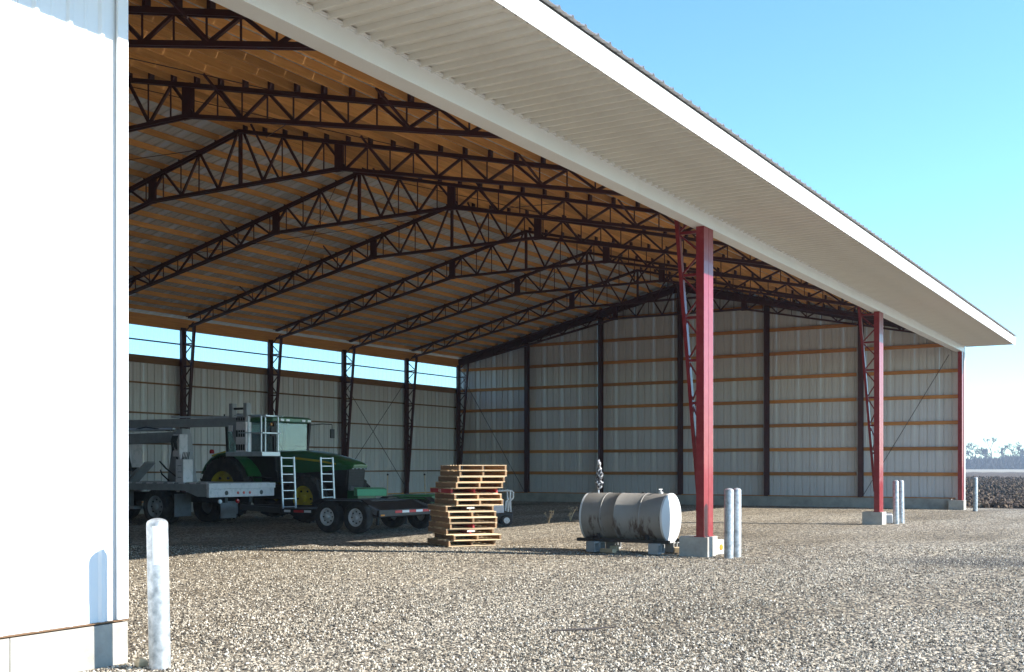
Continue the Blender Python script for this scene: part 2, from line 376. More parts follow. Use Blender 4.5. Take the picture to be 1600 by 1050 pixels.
for k in range(1, 11):
    o = copy_tree(tr0, shed); o.location = Vector((XE-k*BAY, 0, 0))-SO
# kicker braces from the bottom chords to the purlins
for k in range(4, 10):
    X = XE-k*BAY
    for y in (YR-4.3, YR+4.2, YR-8.1, YR+7.9, YR-1.2):
        b_ = MB(); dx = -.75
        b_.beam((X, y, zb(y)), (X+dx, y+.15, zt(y)+.05), .035, .035); part(b_, 'kicker_brace', 'dark_red_steel')
for k in (1, 4, 6, 7):                                # thin rod bracing in the roof plane
    for s_ in (-1, 1):
        for flip in (0, 1):
            xa, xb = XE-k*BAY, XE-(k+1)*BAY
            if flip: xa, xb = xb, xa
            ya, yb = YR+s_*.8, YR+s_*6.2
            b_ = MB(); b_.tube([(xa, ya, zt(ya)-.12), (xb, yb, zt(yb)-.12)], .009, 5); part(b_, 'brace_rod', 'dark_red_steel')
# columns
def column(X, y, s_, wd, dp, ztop, mat, front, laced=True):
    """main post at y, inner leg leaning inwards (s_ = +1 towards +Y)"""
    b_ = MB(); zb_ = .35
    if front:
        for a in (0, 1):
            x0 = X-wd/2+a*(wd/2+.006); x1 = x0+wd/2-.006
            b_.box(x0, x1, y, y+.012, zb_, ztop)                       # channel web
            b_.box(x0, x0+.012, y+.0121, y+dp, zb_, ztop); b_.box(x1-.012, x1, y+.0121, y+dp, zb_, ztop)
        b_.box(X-wd/2-.02, X+wd/2+.02, y-.02, y+dp+.03, zb_-.016, zb_-.001)
        b_.box(X-wd/2-.004, X+wd/2+.004, y+.02, y+dp-.02, zb_, zb_+.5)
    else:
        b_.box(X-wd/2, X+wd/2, min(y, y+s_*dp), max(y, y+s_*dp), zb_, ztop)
    c = part(b_, 'front_column' if front else 'rear_column', mat)
    if not laced: return c
    y0 = y+s_*dp; yl = lambda z: y0 + s_*(.02+.40*max(0, (z-.9))/(6.2-.9))
    b_ = MB(); b_.beam((X, yl(.9), .9), (X, yl(6.55)+s_*.05, 6.55), .10, .07, (0, 1, 0)); b_.build('inner_leg', mat, c)
    zs = [1.2+i*.78 for i in range(8)]
    for i, z in enumerate(zs[:-1]):
        b_ = MB()
        if z > 1.7: b_.beam((X, y0, z), (X, yl(z), z), .05, .05, (0, 0, 1)); b_.build('lacing_strut', mat, c); b_ = MB()
        zm = z+.39
        if z > 1.5:
            b_.beam((X, yl(z+.04), z+.04), (X, y0, zm), .03, .03, (1, 0, 0)); b_.build('lacing_bar', mat, c)
            b_ = MB(); b_.beam((X, y0, zm), (X, yl(z+.74), z+.74), .03, .03, (1, 0, 0)); b_.build('lacing_bar', mat, c)
    return c
for k in (0, 3, 6, 9):
    X = XE-k*BAY + (.12 if k else -.16)
    if k == 9: X = 5.95
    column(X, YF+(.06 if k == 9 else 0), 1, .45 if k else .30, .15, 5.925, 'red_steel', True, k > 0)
    if k < 9:
        b_ = MB(); b_.box(X-.25, X+.25, YF-.08, YF+.47, -.3, .335); part(b_, 'concrete_pier', 'concrete', bevel=.012)
for k in range(0, 11):
    X = XE-k*BAY - (.2 if k == 0 else 0)
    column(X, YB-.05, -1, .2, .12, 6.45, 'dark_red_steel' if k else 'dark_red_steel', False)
# header beam over the opening, soffit, fascia
b_ = MB(); b_.box(XC+.03, XE+.14, YF-.005, YF+.26, 5.93, 6.20); part(b_, 'header_beam', 'white_metal', bevel=.006)
b_ = MB(); b_.box(XC+.03, XE+.14, YF-.035, YF-.006, 6.165, 6.197); part(b_, 'soffit_channel', 'white_metal')
b_ = MB(); b_.box(X0-.4, XE+.50, 5.885, 5.905, 6.20, 6.395); fa = part(b_, 'fascia', 'pine_x')
fx = X0-.4                                                    # trim in lapped lengths
while fx < XE+.5:
    e = min(fx+3.66, XE+.52); j_ = random.uniform(-.003, .003)
    b_ = MB(); b_.prism([(5.884, 6.20), (5.875, 6.15+j_), (5.845, 6.395+j_), (5.835, 6.415+j_), (5.87, 6.42+j_), (5.884, 6.40+j_)], fx+.002, e, 'x'); b_.build('fascia_trim', 'white_metal', fa); fx = e
fa['label'] = 'bright white fascia trim along the eave'
b_ = MB(); b_.box(X0-.4, XE+.52, 5.91, 5.98, 6.178, 6.195); sf = part(b_, 'soffit', 'soffit_metal'); sf['label'] = 'ribbed pale soffit under the eave overhang'
pl = lambda u, v_, n_: (u, v_, 6.215-n_)
me = ribbed(0, .912, 5.91, YF-.01, 4, .062, .030, pl, minor=False, slope=.013).mesh('soffit_panel', 'soffit_metal', fix=False)
for k in range(int((XE+.5-X0+.3)/.914)+1): obj('soffit_panel', me, sf, (XE+.50-(k+1)*.914, 0, 0))
b_ = MB(); b_.prism([(5.90, 6.20), (5.86, 6.40), (YF+.3, 6.40+SL*(YF-5.56)), (YF+.3, 6.20)], XE+.50, XE+.52, 'x'); part(b_, 'eave_end_cap', 'soffit_metal')
b_ = MB()
for k in range(0, 52): 
    for q in range(4):
        if (k*4+q) % 4 == 1: b_.lathe([(.011, 0), (.011, .004), (.0, .006)], 6, 'z', (XE-.2-k*.914, 6.55, 6.203))
tag(part(b_, 'soffit_screw', 'black_steel'), kind='stuff')
# front wall at the left

b_ = MB(); b_.box(X0, XC, YW+.05, YW+.22, .335, .40); fw = part(b_, 'front_wall', 'pine_x'); fw['label'] = 'white ribbed front wall left of the opening'
pl = lambda u, v_, n_: (u, YW+.035-n_, v_)
me = ribbed(0, .912, .345, 6.20, 3, .022, .03, pl, minor=True).mesh('wall_panel', 'white_metal', fix=False)
for k in range(10): obj('wall_panel', me, fw, (XC-.06-(k+1)*.914, 0, 0))
b_ = MB(); b_.box(XC-.085, XC+.02, YW-.008, YW+.012, .35, 6.19); b_.box(XC-.0, XC+.02, YW+.0121, YW+.30, .35, 6.19); b_.build('corner_trim', 'white_metal', fw)
b_ = MB(); b_.box(X0, XC+.022, YW-.012, YW+.034, .337, .3445); b_.build('base_trim', 'girt_brown', fw)
for z in [1.4+i*.97 for i in range(5)]:
    b_ = MB(); b_.box(X0, XC-.01, YW+.06, YW+.10, z, z+.14); b_.build('girt', 'pine_x', fw)
# footing pours, split by control joints
for x0, x1 in ((X0, 2.6), (2.606, 5.30), (5.306, XC+.02)):
    b_ = MB(); b_.box(x0, x1, YW-.004, YW+.32, -.4, .325); part(b_, 'foundation', 'concrete', bevel=.006)
b_ = MB(); b_.box(X0-.1, X0+.15, YW+.33, YB+.2, -.4, .37); part(b_, 'foundation', 'concrete')
# end wall (far gable)
b_ = MB(); XP = XE+.16
b_.box(XE-.02, XE+.10, YF+.30, YB-.02, .386, .425); ew = part(b_, 'end_wall', 'pine_y'); ew['label'] = 'gable end wall of grey ribbed sheets on timber girts'
pl = lambda u, v_, n_: (XP+n_, u, v_)
for k in range(26):
    y = YF-.02+k*.914
    if y > YB+.1: break
    wd = min(.912, YB+.16-y)
    ztop = lambda yy: zt(min(max(yy, YF-.3), YB+.1))+PU+.006
    if y < YR < y+wd:
        a_ = YR-y
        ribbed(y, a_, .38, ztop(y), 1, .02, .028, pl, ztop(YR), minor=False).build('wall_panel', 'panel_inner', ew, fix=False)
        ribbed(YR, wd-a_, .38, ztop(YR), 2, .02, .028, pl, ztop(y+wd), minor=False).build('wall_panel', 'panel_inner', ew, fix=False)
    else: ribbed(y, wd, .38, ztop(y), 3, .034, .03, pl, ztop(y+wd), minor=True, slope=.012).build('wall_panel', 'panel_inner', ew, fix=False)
for i in range(8):
    z = 1.32+.986*i-.075
    for q in range(6):
        ya, yb = YF+.2+q*WID/6, YF+(q+1)*WID/6-.02
        if q == 0: ya = YF+.20
        lim = (ZR-.05-(z+.15))/SL; ya2, yb2 = max(ya, YR-lim), min(yb, YR+lim)
        if yb2-ya2 < .3: continue
        b_ = MB(); b_.box(0, .05, 0, yb2-ya2, 0, .135); b_.build('girt', 'pine_y', ew, loc=(XE+.09, ya2, z))
for q in range(1, 6):
    y = YF+q*WID/6; zz = zt(y)-.30
    b_ = MB(); b_.box(XE-.13, XE-.115, y-.09, y+.09, .40, zz); b_.box(XE-.115, XE+.06, y-.006, y+.006, .40, zz); b_.box(XE+.06, XE+.075, y-.09, y+.09, .40, zz)
    b_.build('post', 'dark_red_steel', ew)
b_ = MB(); b_.box(XE-.36, XE-.06, YF+.29, YF+.60, .40, 5.9)
for s_ in (-1, 1):
    b_ = MB(); ye = YR+s_*(WID/2-.1)
    b_.beam((XE-.12, YR+s_*.001, ZR-.17), (XE-.12, ye, zt(ye)-.17), .15, .30); b_.build('rafter', 'dark_red_steel', ew)
def rod(p, q, r=.012):
    b_ = MB(); b_.tube([p, q], r, 5); part(b_, 'brace_rod', 'black_steel')
rod((XE-.1, YB-.25, 5.95), (XE-.1, YB-WID/6+.1, .45)); rod((XE-.1, YF+.5, 5.85), (XE-.1, YF+WID/6-.1, .45))
rod((XE-2*BAY, YB-.2, 5.0), (XE-BAY, YB-.2, .5)); rod((XE-BAY, YB-.2, 5.6), (XE-2*BAY, YB-.2, 1.3))
for a, c in ((YF+.45, YF+7.6), (YF+7.606, YF+15.2), (YF+15.206, YB+.2)):
    b_ = MB(); b_.box(XE-.05, XE+.24, a, c, -.4, .385); part(b_, 'foundation', 'concrete', bevel=.008)
b_ = MB(); b_.box(XE+.10, XE+.26, YF-.02, YF-.005, .34, 5.92); b_.box(XE+.181, XE+.20, YF-.004, YF+.12, .34, 6.1); part(b_, 'corner_trim', 'white_metal')
# back wall with the translucent strip
b_ = MB(); b_.box(X0, XE+.1, YB-.02, YB+.12, .386, .425); bw = part(b_, 'back_wall', 'pine_x'); bw['label'] = 'back wall with a strip of translucent sheets under the eave'
pl = lambda u, v_, n_: (u, YB+.13+n_, v_)
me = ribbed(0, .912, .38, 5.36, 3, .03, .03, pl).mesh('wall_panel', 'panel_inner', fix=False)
me2 = ribbed(0, .912, 5.30, 6.72, 3, .02, .028, pl).mesh('skylight_panel', 'skylight_sheet', fix=False)
for k in range(int((XE+.2-X0)/.914)+1):
    obj('wall_panel', me, bw, (XE+.18-(k+1)*.914, 0, 0)); obj('skylight_panel', me2, bw, (XE+.18-(k+1)*.914, .03, 0))
for q in range(NB):
    for z, hh in ((1.38, .055), (2.36, .055), (3.40, .055), (4.42, .055), (5.12, .26), (5.87, .045)):
        b_ = MB(); b_.box(0, BAY-.02, 0, .05, 0, hh); b_.build('girt', 'girt_brown' if z != 5.87 else 'dark_red_steel', bw, loc=(X0+q*BAY+.01, YB+.06, z))
for a, c in ((X0, 12), (12.006, 27), (27.006, XE+.24)):
    b_ = MB(); b_.box(a, c, YB+.02, YB+.24, -.4, .385); part(b_, 'foundation', 'concrete', bevel=.008)
# near end wall, behind the camera's left
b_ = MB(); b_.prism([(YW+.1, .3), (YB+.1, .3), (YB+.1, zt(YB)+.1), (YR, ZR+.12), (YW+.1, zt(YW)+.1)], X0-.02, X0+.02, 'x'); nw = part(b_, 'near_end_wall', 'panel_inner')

# ------------------------------------------------------------------ bollards
def bollard(x, y, h, r, label):
    b_ = MB(); z0 = hgt(x, y)-.1; prof = [(r, z0), (r, h-.045)]
    for k in range(1, 7): a = k/6*math.pi/2; prof.append((max(r*math.cos(a), .001), h-.045+.045*math.sin(a)))
    o = empty('bollard', (x, y, 0)); o.rotation_euler = (R(random.uniform(-.8, .8)), R(random.uniform(-.8, .8)), random.uniform(0, 6) if x > 7 else 0); tag(o, label, 'bollard', 'galvanized bollards along the shed front')
    b_.lathe(prof, 28, 'z'); b_.build('pipe', 'galvanized', o, smooth=50)
    return o
bb = bollard(6.33, 7.11, 1.19, .084, 'large galvanized pipe bollard nearest the viewer, beside the white wall')
n_ = 14; q = MB(); pts = []
for k in range(n_+1):
    a = R(200)+R(48)*k/n_
    for z in (.82, 1.13): pts.append((.0856*math.cos(a), .0856*math.sin(a), z))
q.poly(pts, [(2*k, 2*k+2, 2*k+3, 2*k+1) for k in range(n_)]); q.build('reflector_sticker', 'white_tape', bb)
bollard(19.22, 7.12, 1.22, .082, 'left bollard of the pair in front of the near red column')
bollard(19.56, 7.10, 1.22, .082, 'right bollard of the pair in front of the near red column')
bollard(33.05, 7.30, 1.22, .082, 'left bollard of the pair in front of the far red column')
bollard(33.62, 7.28, 1.22, .082, 'right bollard of the pair in front of the far red column')
bollard(44.1, 6.95, 1.22, .082, 'lone bollard off the far corner, against the ploughed field')
# boxes beside the piers
b_ = MB(); b_.box(-.13, .13, -.11, .11, 0, .27); mb = b_.build('marker_block', 'cap_white', loc=(19.86, 7.62, -.01), rot=(0, 0, R(-12)), bevel=.02)
tag(mb, 'small white block with a round amber reflector beside the near pier', 'block')
b_ = MB(); b_.lathe([(.001, -.012), (.05, -.010), (.06, 0)], 16, 'y', (0, 0, 0)); b_.build('amber_reflector', 'amber', mb, loc=(.03, -.111, .13), smooth=40)
b_ = MB(); b_.loft([[(-.18, -.14, 0), (.18, -.14, 0), (.18, .14, 0), (-.18, .14, 0)], [(-.16, -.12, .26), (.10, -.12, .30), (.10, .12, .30), (-.16, .12, .26)]])
tag(b_.build('concrete_lump', 'cap_white', loc=(33.45, 7.62, -.02), rot=(0, 0, R(20)), bevel=.03), 'pale concrete lump between the far pier and its bollards', 'block')

# ------------------------------------------------------------------ fuel tank on blocks
TX, TY0, TY1, TR, TZ = 19.62, 8.40, 10.06, .455, .645
tk = empty('fuel_tank', (TX, (TY0+TY1)/2, 0)); tag(tk, 'grey cylindrical fuel tank with rust streaks lying on blocks', 'tank')
hl = (TY1-TY0)/2
b_ = MB(); b_.lathe([(TR, -hl), (TR, -hl+.44), (TR+.006, -hl+.445), (TR+.006, -hl+.465), (TR, -hl+.47), (TR, .12), (TR+.004, .125), (TR+.004, .14), (TR, .145), (TR, hl-.42), (TR+.006, hl-.415), (TR+.006, hl-.395), (TR, hl-.39), (TR, hl)], 56, 'y')
b_.build('shell', 'tank_paint', tk, loc=(0, 0, TZ), smooth=40)
for s_ in (-1, 1):
    b_ = MB(); b_.lathe([(TR+.008, s_*(hl-.02)), (TR+.008, s_*(hl+.02)), (TR-.03, s_*(hl+.024)), (TR*.7, s_*(hl+.045)), (TR*.35, s_*(hl+.058)), (.002, s_*(hl+.062))], 56, 'y')
    b_.build('end_cap', 'cap_white', tk, loc=(0, 0, TZ), smooth=45)
    b_ = MB(); b_.beam((s_*.33, -hl-.12, .215), (s_*.33, hl+.12, .215), .07, .06); b_.build('skid_rail', 'black_steel', tk)
    for yy in (-.5, .5):
        b_ = MB(); b_.prism([(s_*.36, .245), (s_*.28, .245), (s_*.26, .34), (s_*.33, .42)], yy-.03, yy+.03, 'y'); b_.build('saddle', 'black_steel', tk)
for yy in (-hl+.22, hl-.22):
    b_ = MB(); b_.beam((-.40, yy, .235), (.40, yy, .235), .06, .035); b_.build('cross_bar', 'black_steel', tk)
b_ = MB(); b_.tube([(0, hl-.16, TZ+TR-.02), (0, hl-.16, TZ+TR+.12), (0, hl-.18, TZ+TR+.52)], .02, 10); b_.build('vent_pipe', 'galvanized', tk, smooth=40)
b_ = MB(); b_.lathe([(.045, -.03), (.045, .03), (.001, .035)], 16, 'z', (0, -hl+.20, TZ+TR)); b_.box(-.012, .012, -hl+.19, -hl+.21, TZ+TR+.03, TZ+TR+.075); b_.box(-.10, .06, -hl+.19, -hl+.21, TZ+TR+.07, TZ+TR+.085); b_.build('fill_cap', 'cap_white', tk, smooth=40)
b_ = MB(); b_.lathe([(.03, -.02), (.03, .02), (.001, .022)], 12, 'z', (0, -hl+.55, TZ+TR)); b_.build('bung', 'black_steel', tk, smooth=40)
# crumpled bag tied round the vent pipe
b_ = MB(); rings = []
prof = [(0, .012), (.05, .045), (.09, .06), (.14, .075), (.19, .06), (.24, .066), (.30, .07), (.35, .052), (.41, .045), (.46, .018), (.51, .038), (.56, .03), (.60, .012)]
for z, r_ in prof:
    rings.append([((r_*(1+.55*noise.noise(Vector((z*14, k*1.3, 2)))))*math.cos(k*math.pi/6)+.03*noise.noise(Vector((z*8, 0, 1))), r_*(1+.5*noise.noise(Vector((z*12, k*1.7, 8))))*math.sin(k*math.pi/6)+.03*noise.noise(Vector((z*8, 5, 1))), z) for k in range(12)])
b_.loft(rings); tag(b_.build('plastic_bag', 'bag_plastic', loc=(TX, TY1-.18, TZ+TR+.05)), 'crumpled black and white plastic bag tied round the tank vent pipe', 'bag')
def cblock(x, y, rz, label, z=0):
    t_ = empty('concrete_block', (x, y, z), rz); tag(t_, label, 'block', 'concrete blocks under the fuel tank')
    b_ = MB()
    for a, c in ((-.195, -.165), (-.015, .015), (.165, .195)): b_.box(a, c, -.064, .064, 0, .185)
    b_.box(-.165, -.015, -.095, -.064, 0, .185); b_.box(.015, .165, -.095, -.064, 0, .185); b_.box(-.165, -.015, .064, .095, 0, .185); b_.box(.015, .165, .064, .095, 0, .185)
    b_.box(-.195, -.166, -.095, -.0641, 0, .185); b_.box(.166, .195, -.095, -.0641, 0, .185); b_.box(-.195, -.166, .0641, .095, 0, .185); b_.box(.166, .195, .0641, .095, 0, .185)
    o = b_.build('hollow_body', 'block_grey', t_, loc=(0, 0, .095), rot=(R(90), 0, 0)); return t_
cblock(TX-.36, TY0+.22, R(4), 'hollow concrete block under the near left corner of the fuel tank')
cblock(TX-.36, TY1-.20, R(-6), 'hollow concrete block under the far left corner of the fuel tank')
cblock(TX+.34, TY0+.20, R(3), 'hollow concrete block under the near right corner of the fuel tank')
cblock(TX+.34, TY1-.22, R(8), 'hollow concrete block under the far right corner of the fuel tank')
def plank(x, y, z, L, W, H, rz, label, mat='pale_board'):
    b_ = MB(); b_.box(-L/2, L/2, -W/2, W/2, 0, H); tag(b_.build('wood_offcut', mat, loc=(x, y, z), rot=(0, 0, rz), bevel=.004), label, 'board')
plank(TX+.20, TY0-.05, 0, .30, .14, .09, R(30), 'short pale timber offcut beside the near tank block')
plank(TX-.52, TY1-.62, 0, .34, .10, .07, R(70), 'weathered timber offcut in the shade below the tank')
plank(TX-.10, TY1-.55, 0, .26, .12, .10, R(12), 'pale timber offcut behind the far tank block')
# ------------------------------------------------------------------ pallets
PW, PD, ST, BT = 1.016, 1.219, .083, .016
PH = ST+2*BT
def make_pallet(i):
    p = empty('pallet')
    red = i == 4
    for q, x in enumerate((.019, PW/2, PW-.019)):
        b_ = MB(); b_.box(x-.019, x+.019, 0, PD, BT, BT+ST)
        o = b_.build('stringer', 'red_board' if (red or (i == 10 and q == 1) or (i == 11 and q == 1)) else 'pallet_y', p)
    for lay, n_ in ((0, 5), (1, 7)):
        for k in range(n_):
            if random.random() < .04 and 0 < k < n_-1: continue
            wd = .095 if k not in (0, n_-1) else .12
            y = k*(PD-.12)/(n_-1)+random.uniform(-.008, .008)*(0 < k < n_-1)
            b_ = MB(); z0 = (BT+ST+.0006) if lay else 0
            b_.box(random.uniform(-.006, .004), PW+random.uniform(-.004, .008), y, y+wd, z0, z0+BT-.0006); b_.build('deck_board', 'pallet_x' if not (red and k == 0 and False) else 'red_board', p)
    return p
offs = [.157, .176, .14, .10, .04, .09, .11, -.07, -.03, -.02, 0, -.06, .06, -.02]
offy = [0, .02, .03, -.01, .10, .05, -.02, .04, .03, .0, .02, .05, -.01, .03]
nice = ['topmost pallet of the tall wooden stack', 'second pallet from the top of the wooden stack', 'third pallet from the top of the wooden stack', 'fourth pallet from the top, just above the red one',
        'pallet with red painted stringers in the upper half of the stack', 'pallet directly under the red-stringered pallet', 'pallet two below the red-stringered one, at mid height of the stack', 'pallet sticking out to the left at mid height of the stack',
        'sixth pallet from the ground in the wooden stack', 'fifth pallet from the ground in the wooden stack', 'pallet with one red middle stringer, fourth from the ground', 'pallet with a red stringer, third from the ground',
        'second pallet from the ground in the wooden stack', 'bottom pallet of the wooden stack, lying on the gravel']
PA = R(-36); ux = Vector((math.cos(PA), math.sin(PA), 0)); uy = Vector((-math.sin(PA), math.cos(PA), 0))
base = Vector((18.70, 12.72, .005))
for i in range(14):
    p = make_pallet(i); lev = 13-i
    p.location = base + ux*offs[i]*1.15 + uy*offy[i] + Vector((0, 0, lev*(PH+.0015))); p.rotation_euler = (0, 0, PA+R(random.uniform(-2.2, 2.2)))
    tag(p, nice[i], 'pallet', 'pallets stacked on the gravel')
    if i == 4:
        tm = text_mesh('VOS', .085, 'mark_white', 'lettering'); o = obj('lettering', tm, p, (-.0025, .72, BT+.012), (R(90), 0, R(-90)))
    if i in (7, 11):
        b_ = MB(); b_.box(.44, .60, -.004, -.0005, .055, .088); b_.build('paper_label', 'mark_white', p)

# ------------------------------------------------------------------ wheels
def wheel(parent, c, r, wd, rim_r, rim_mat, side, lugs=0, bolts=8, dish=.06):
    """axle along X; side = -1 shows its face towards -X"""
    b_ = MB(); h = wd/2
    prof = [(rim_r, -h*.82), (rim_r+.03, -h*.95), ((r+rim_r)/2, -h), (r-.07*r, -h*.95), (r-.02*r, -h*.78), (r, -h*.4), (r, h*.4), (r-.02*r, h*.78), (r-.07*r, h*.95), ((r+rim_r)/2, h), (rim_r+.03, h*.95), (rim_r, h*.82)]
    b_.lathe(prof, 44, 'x', (0, 0, 0), closed=True)
    if lugs:
        for k in range(lugs):
            for s_ in (-1, 1):
                a = 2*math.pi*(k+(.5 if s_ > 0 else 0))/lugs; da = .55*2*math.pi/lugs*1.9
                pts = []
                for rr in (r-.035, r+.045):
                    for x, aa in ((s_*.01, a), (s_*h*1.0, a+da)):
                        for e in (-.022, .022):
                            ang = aa+e/r; pts.append((x, (rr-(.05 if abs(x) > .1 else 0))*math.cos(ang), (rr-(.05 if abs(x) > .1 else 0))*math.sin(ang)))
                b_.poly(pts, [(0, 1, 3, 2), (4, 6, 7, 5), (0, 4, 5, 1), (2, 3, 7, 6), (0, 2, 6, 4), (1, 5, 7, 3)])
    wo = b_.build('wheel', 'tyre', parent, loc=c, smooth=35)
    b_ = MB(); xf = side*(h*.80)
    b_.lathe([(rim_r+.005, xf), (rim_r+.012, xf+side*.012), (rim_r-.012, xf+side*.014), (rim_r-.03, xf-side*.02), (rim_r*.84, xf-side*dish), (rim_r*.55, xf-side*dish*.55), (rim_r*.30, xf-side*dish*.5), (rim_r*.28, xf+side*.02), (rim_r*.2, xf+side*.035), (.002, xf+side*.035)], 40, 'x')
    ro = b_.build('rim', rim_mat, wo, smooth=35)
    b_ = MB()
    for k in range(bolts):
        a = 2*math.pi*k/bolts
        b_.lathe([(rim_r*.085, xf-side*dish*.62), (rim_r*.085, xf-side*dish*.40+side*.004), (.001, xf-side*dish*.40+side*.005)], 10, 'x', (0, rim_r*.67*math.cos(a), rim_r*.67*math.sin(a)))
    b_.build('hand_hole', 'black_steel', wo)
    return wo

# ------------------------------------------------------------------ flatbed trailer hitched behind the truck
tl_ = empty('flatbed_trailer', (22.6, 18.3, 0)); tag(tl_, 'black tandem-axle flatbed trailer with white rims and red-white tape', 'trailer')
TO = Vector((22.6, 18.3, 0))
def tp(b_, nm, mat, par=None, **kw): return b_.build(nm, mat, par or tl_, loc=(-TO if par is None else (0, 0, 0)), **kw)
XL, XR_, Y0, Y1 = 21.50, 23.86, 16.72, 19.75
for X, s_ in ((XL+.06, -1), (XR_-.06, 1)):
    b_ = MB(); b_.beam((X, Y0+.55, .69), (X, 18.62, .69), .08, .16); tp(b_, 'side_frame', 'black_steel'); b_ = MB(); b_.beam((X, 18.60, .49), (X, Y1, .49), .08, .13); tp(b_, 'low_frame', 'black_steel')
    b_ = MB(); b_.beam((X, Y0+.02, .50), (X, Y0+.60, .70), .14, .13); tp(b_, 'dovetail_frame', 'mudflap')
b_ = MB(); b_.box(XL, XR_, Y0-.06, Y0+.02, .40, .56); bp = tp(b_, 'rear_bumper', 'black_steel', bevel=.008)
xs = XL+.62
for k in range(6):
    b_ = MB(); b_.box(xs+k*.285, xs+k*.285+(.285 if True else 0), Y0-.066, Y0-.0605, .475, .535); b_.build('reflective_tape', 'red_tape' if k % 2 == 0 else 'white_tape', bp)
b_ = MB(); b_.box(XL+.05, XL+.2, Y0-.07, Y0-.0605, .42, .455); b_.build('amber_light', 'amber', bp)
b_ = MB(); b_.loft([[(XL+.13, Y0+.03, .49), (XR_-.13, Y0+.03, .49), (XR_-.13, Y0+.03, .52), (XL+.13, Y0+.03, .52)], [(XL+.13, Y0+.60, .72), (XR_-.13, Y0+.60, .72), (XR_-.13, Y0+.60, .75), (XL+.13, Y0+.60, .75)]]); tp(b_, 'dovetail_plate', 'black_steel')
nb_ = 11
for k in range(nb_):
    x0 = XL+.11+k*(XR_-XL-.22)/nb_; b_ = MB(); b_.box(x0+.004, x0+(XR_-XL-.22)/nb_-.004, Y0+.61, 18.62, .735, .772); tp(b_, 'deck_plank', 'black_steel')
b_ = MB(); b_.box(XL+.1, XR_-.1, Y1, Y1+.08, .42, .55); tp(b_, 'front_rail', 'black_steel')
for X in (XL+.06, XR_-.06): 
    b_ = MB(); b_.beam((X, Y1+.05, .49), (22.68, Y1+2.55, .50), .08, .14); tp(b_, 'tongue', 'black_steel')
for X, s_ in ((XL-.10, -1), (XR_+.10, 1)):
    for y in (18.10, 17.22): wheel(tl_, Vector((X, y, .385))-TO, .385, .24, .205, 'rim_white', s_, bolts=8)
    b_ = MB(); b_.prism([(16.78, .70), (17.0, .82), (18.35, .82), (18.6, .70), (18.58, .69), (18.34, .80), (17.02, .80), (16.80, .69)], X-.15, X+.15, 'x'); tp(b_, 'fender', 'black_steel')
for y in (18.10, 17.22):
    b_ = MB(); b_.tube([(XL-.1, y, .385), (XR_+.1, y, .385)], .05, 10); tp(b_, 'axle', 'black_steel')
b_ = MB(); b_.box(XL-.006, XL+.015, 18.75, 19.72, .43, .55); sd = tp(b_, 'side_marker_plate', 'black_steel')
for k, (a, c, mt) in enumerate(((19.45, 19.66, 'white_tape'), (19.02, 19.34, 'red_tape'), (18.78, 19.0, 'white_tape'))):
    b_ = MB(); b_.box(XL-.012, XL-.0065, a, c, .46, .52); b_.build('reflective_tape', mt, sd)
for X, y, z0 in ((XL+.12, 19.60, .55), (23.15, 19.62, .55)):                     # ladder ramps stored upright
    par = None; ra = MB()
    for e in (-.17, .17): ra.beam((X+e, y-e*.35, z0), (X+e-.02, y-e*.35+.05, z0+1.30), .026, .05)
    ro = tp(ra, 'loading_ramp', 'aluminium')
    for k in range(7):
        z = z0+.04+k*.205; ra = MB(); ra.beam((X-.17, y+.06+.05*k/7, z), (X+.17, y-.06+.05*k/7, z), .022, .022); ra.build('rung', 'aluminium', ro)

# ------------------------------------------------------------------ service truck with crane and work platform
tk_ = empty('service_truck', (22.85, 25.5, 0)); tag(tk_, 'grey flatbed service truck with knuckle crane and railed work platform', 'truck'); KO = Vector((22.85, 25.5, 0))
def kp(b_, nm, mat, par=None, **kw): return b_.build(nm, mat, par or tk_, loc=(-KO if par is None else (0, 0, 0)), **kw)
XL, XR_, Y0 = 21.66, 24.06, 22.42
b_ = MB(); b_.box(XL, XR_, Y0+.10, 27.6, 1.06, 1.13); kp(b_, 'bed', 'truck_grey')
for k in range(14):
    y0 = Y0+.12+k*.39; b_ = MB(); b_.box(XL+.02, XR_-.02, y0, y0+.38, 1.132, 1.165); kp(b_, 'bed_plank', 'truck_grey')
b_ = MB(); b_.prism([(Y0+.10, .80), (Y0+.45, .80), (Y0+.95, .96), (27.6, .96), (27.6, 1.125), (Y0+.1, 1.125)], XL-.03, XL-.002, 'x'); kp(b_, 'side_rail', 'truck_grey')
b_ = MB(); b_.prism([(Y0+.10, .80), (Y0+.45, .80), (Y0+.95, .96), (27.6, .96), (27.6, 1.125), (Y0+.1, 1.125)], XR_+.002, XR_+.03, 'x'); kp(b_, 'side_rail', 'truck_grey')
for k in range(16):                                                             # rope-like chequered edge on the bed
    pass
b_ = MB(); b_.box(XL-.04, XR_+.04, Y0, Y0+.09, .78, 1.0); rb = kp(b_, 'rear_crossmember', 'truck_white', bevel=.008)
b_ = MB(); b_.box(XL-.06, XR_+.06, Y0-.03, Y0+.09, 1.003, 1.15); kp(b_, 'rear_sill', 'truck_white', bevel=.01)
for x, r_ in ((22.25, .062), (22.68, .04), (22.90, .04), (23.13, .04), (23.58, .062)):
    b_ = MB(); b_.lathe([(r_, -.004), (r_, -.010), (.001, -.012)], 18, 'y', (x, Y0, .89)); b_.build('tail_lamp', 'black_steel' if r_ > .05 else 'red_lens', rb)
for x, mt in ((22.15, 'lamp_glass'), (22.80, 'red_lens')):
    b_ = MB(); b_.lathe([(.055, 0), (.06, -.03), (.05, -.05), (.001, -.055)], 16, 'y', (x, Y0+.16, .66)); b_.build('lamp', mt, rb)
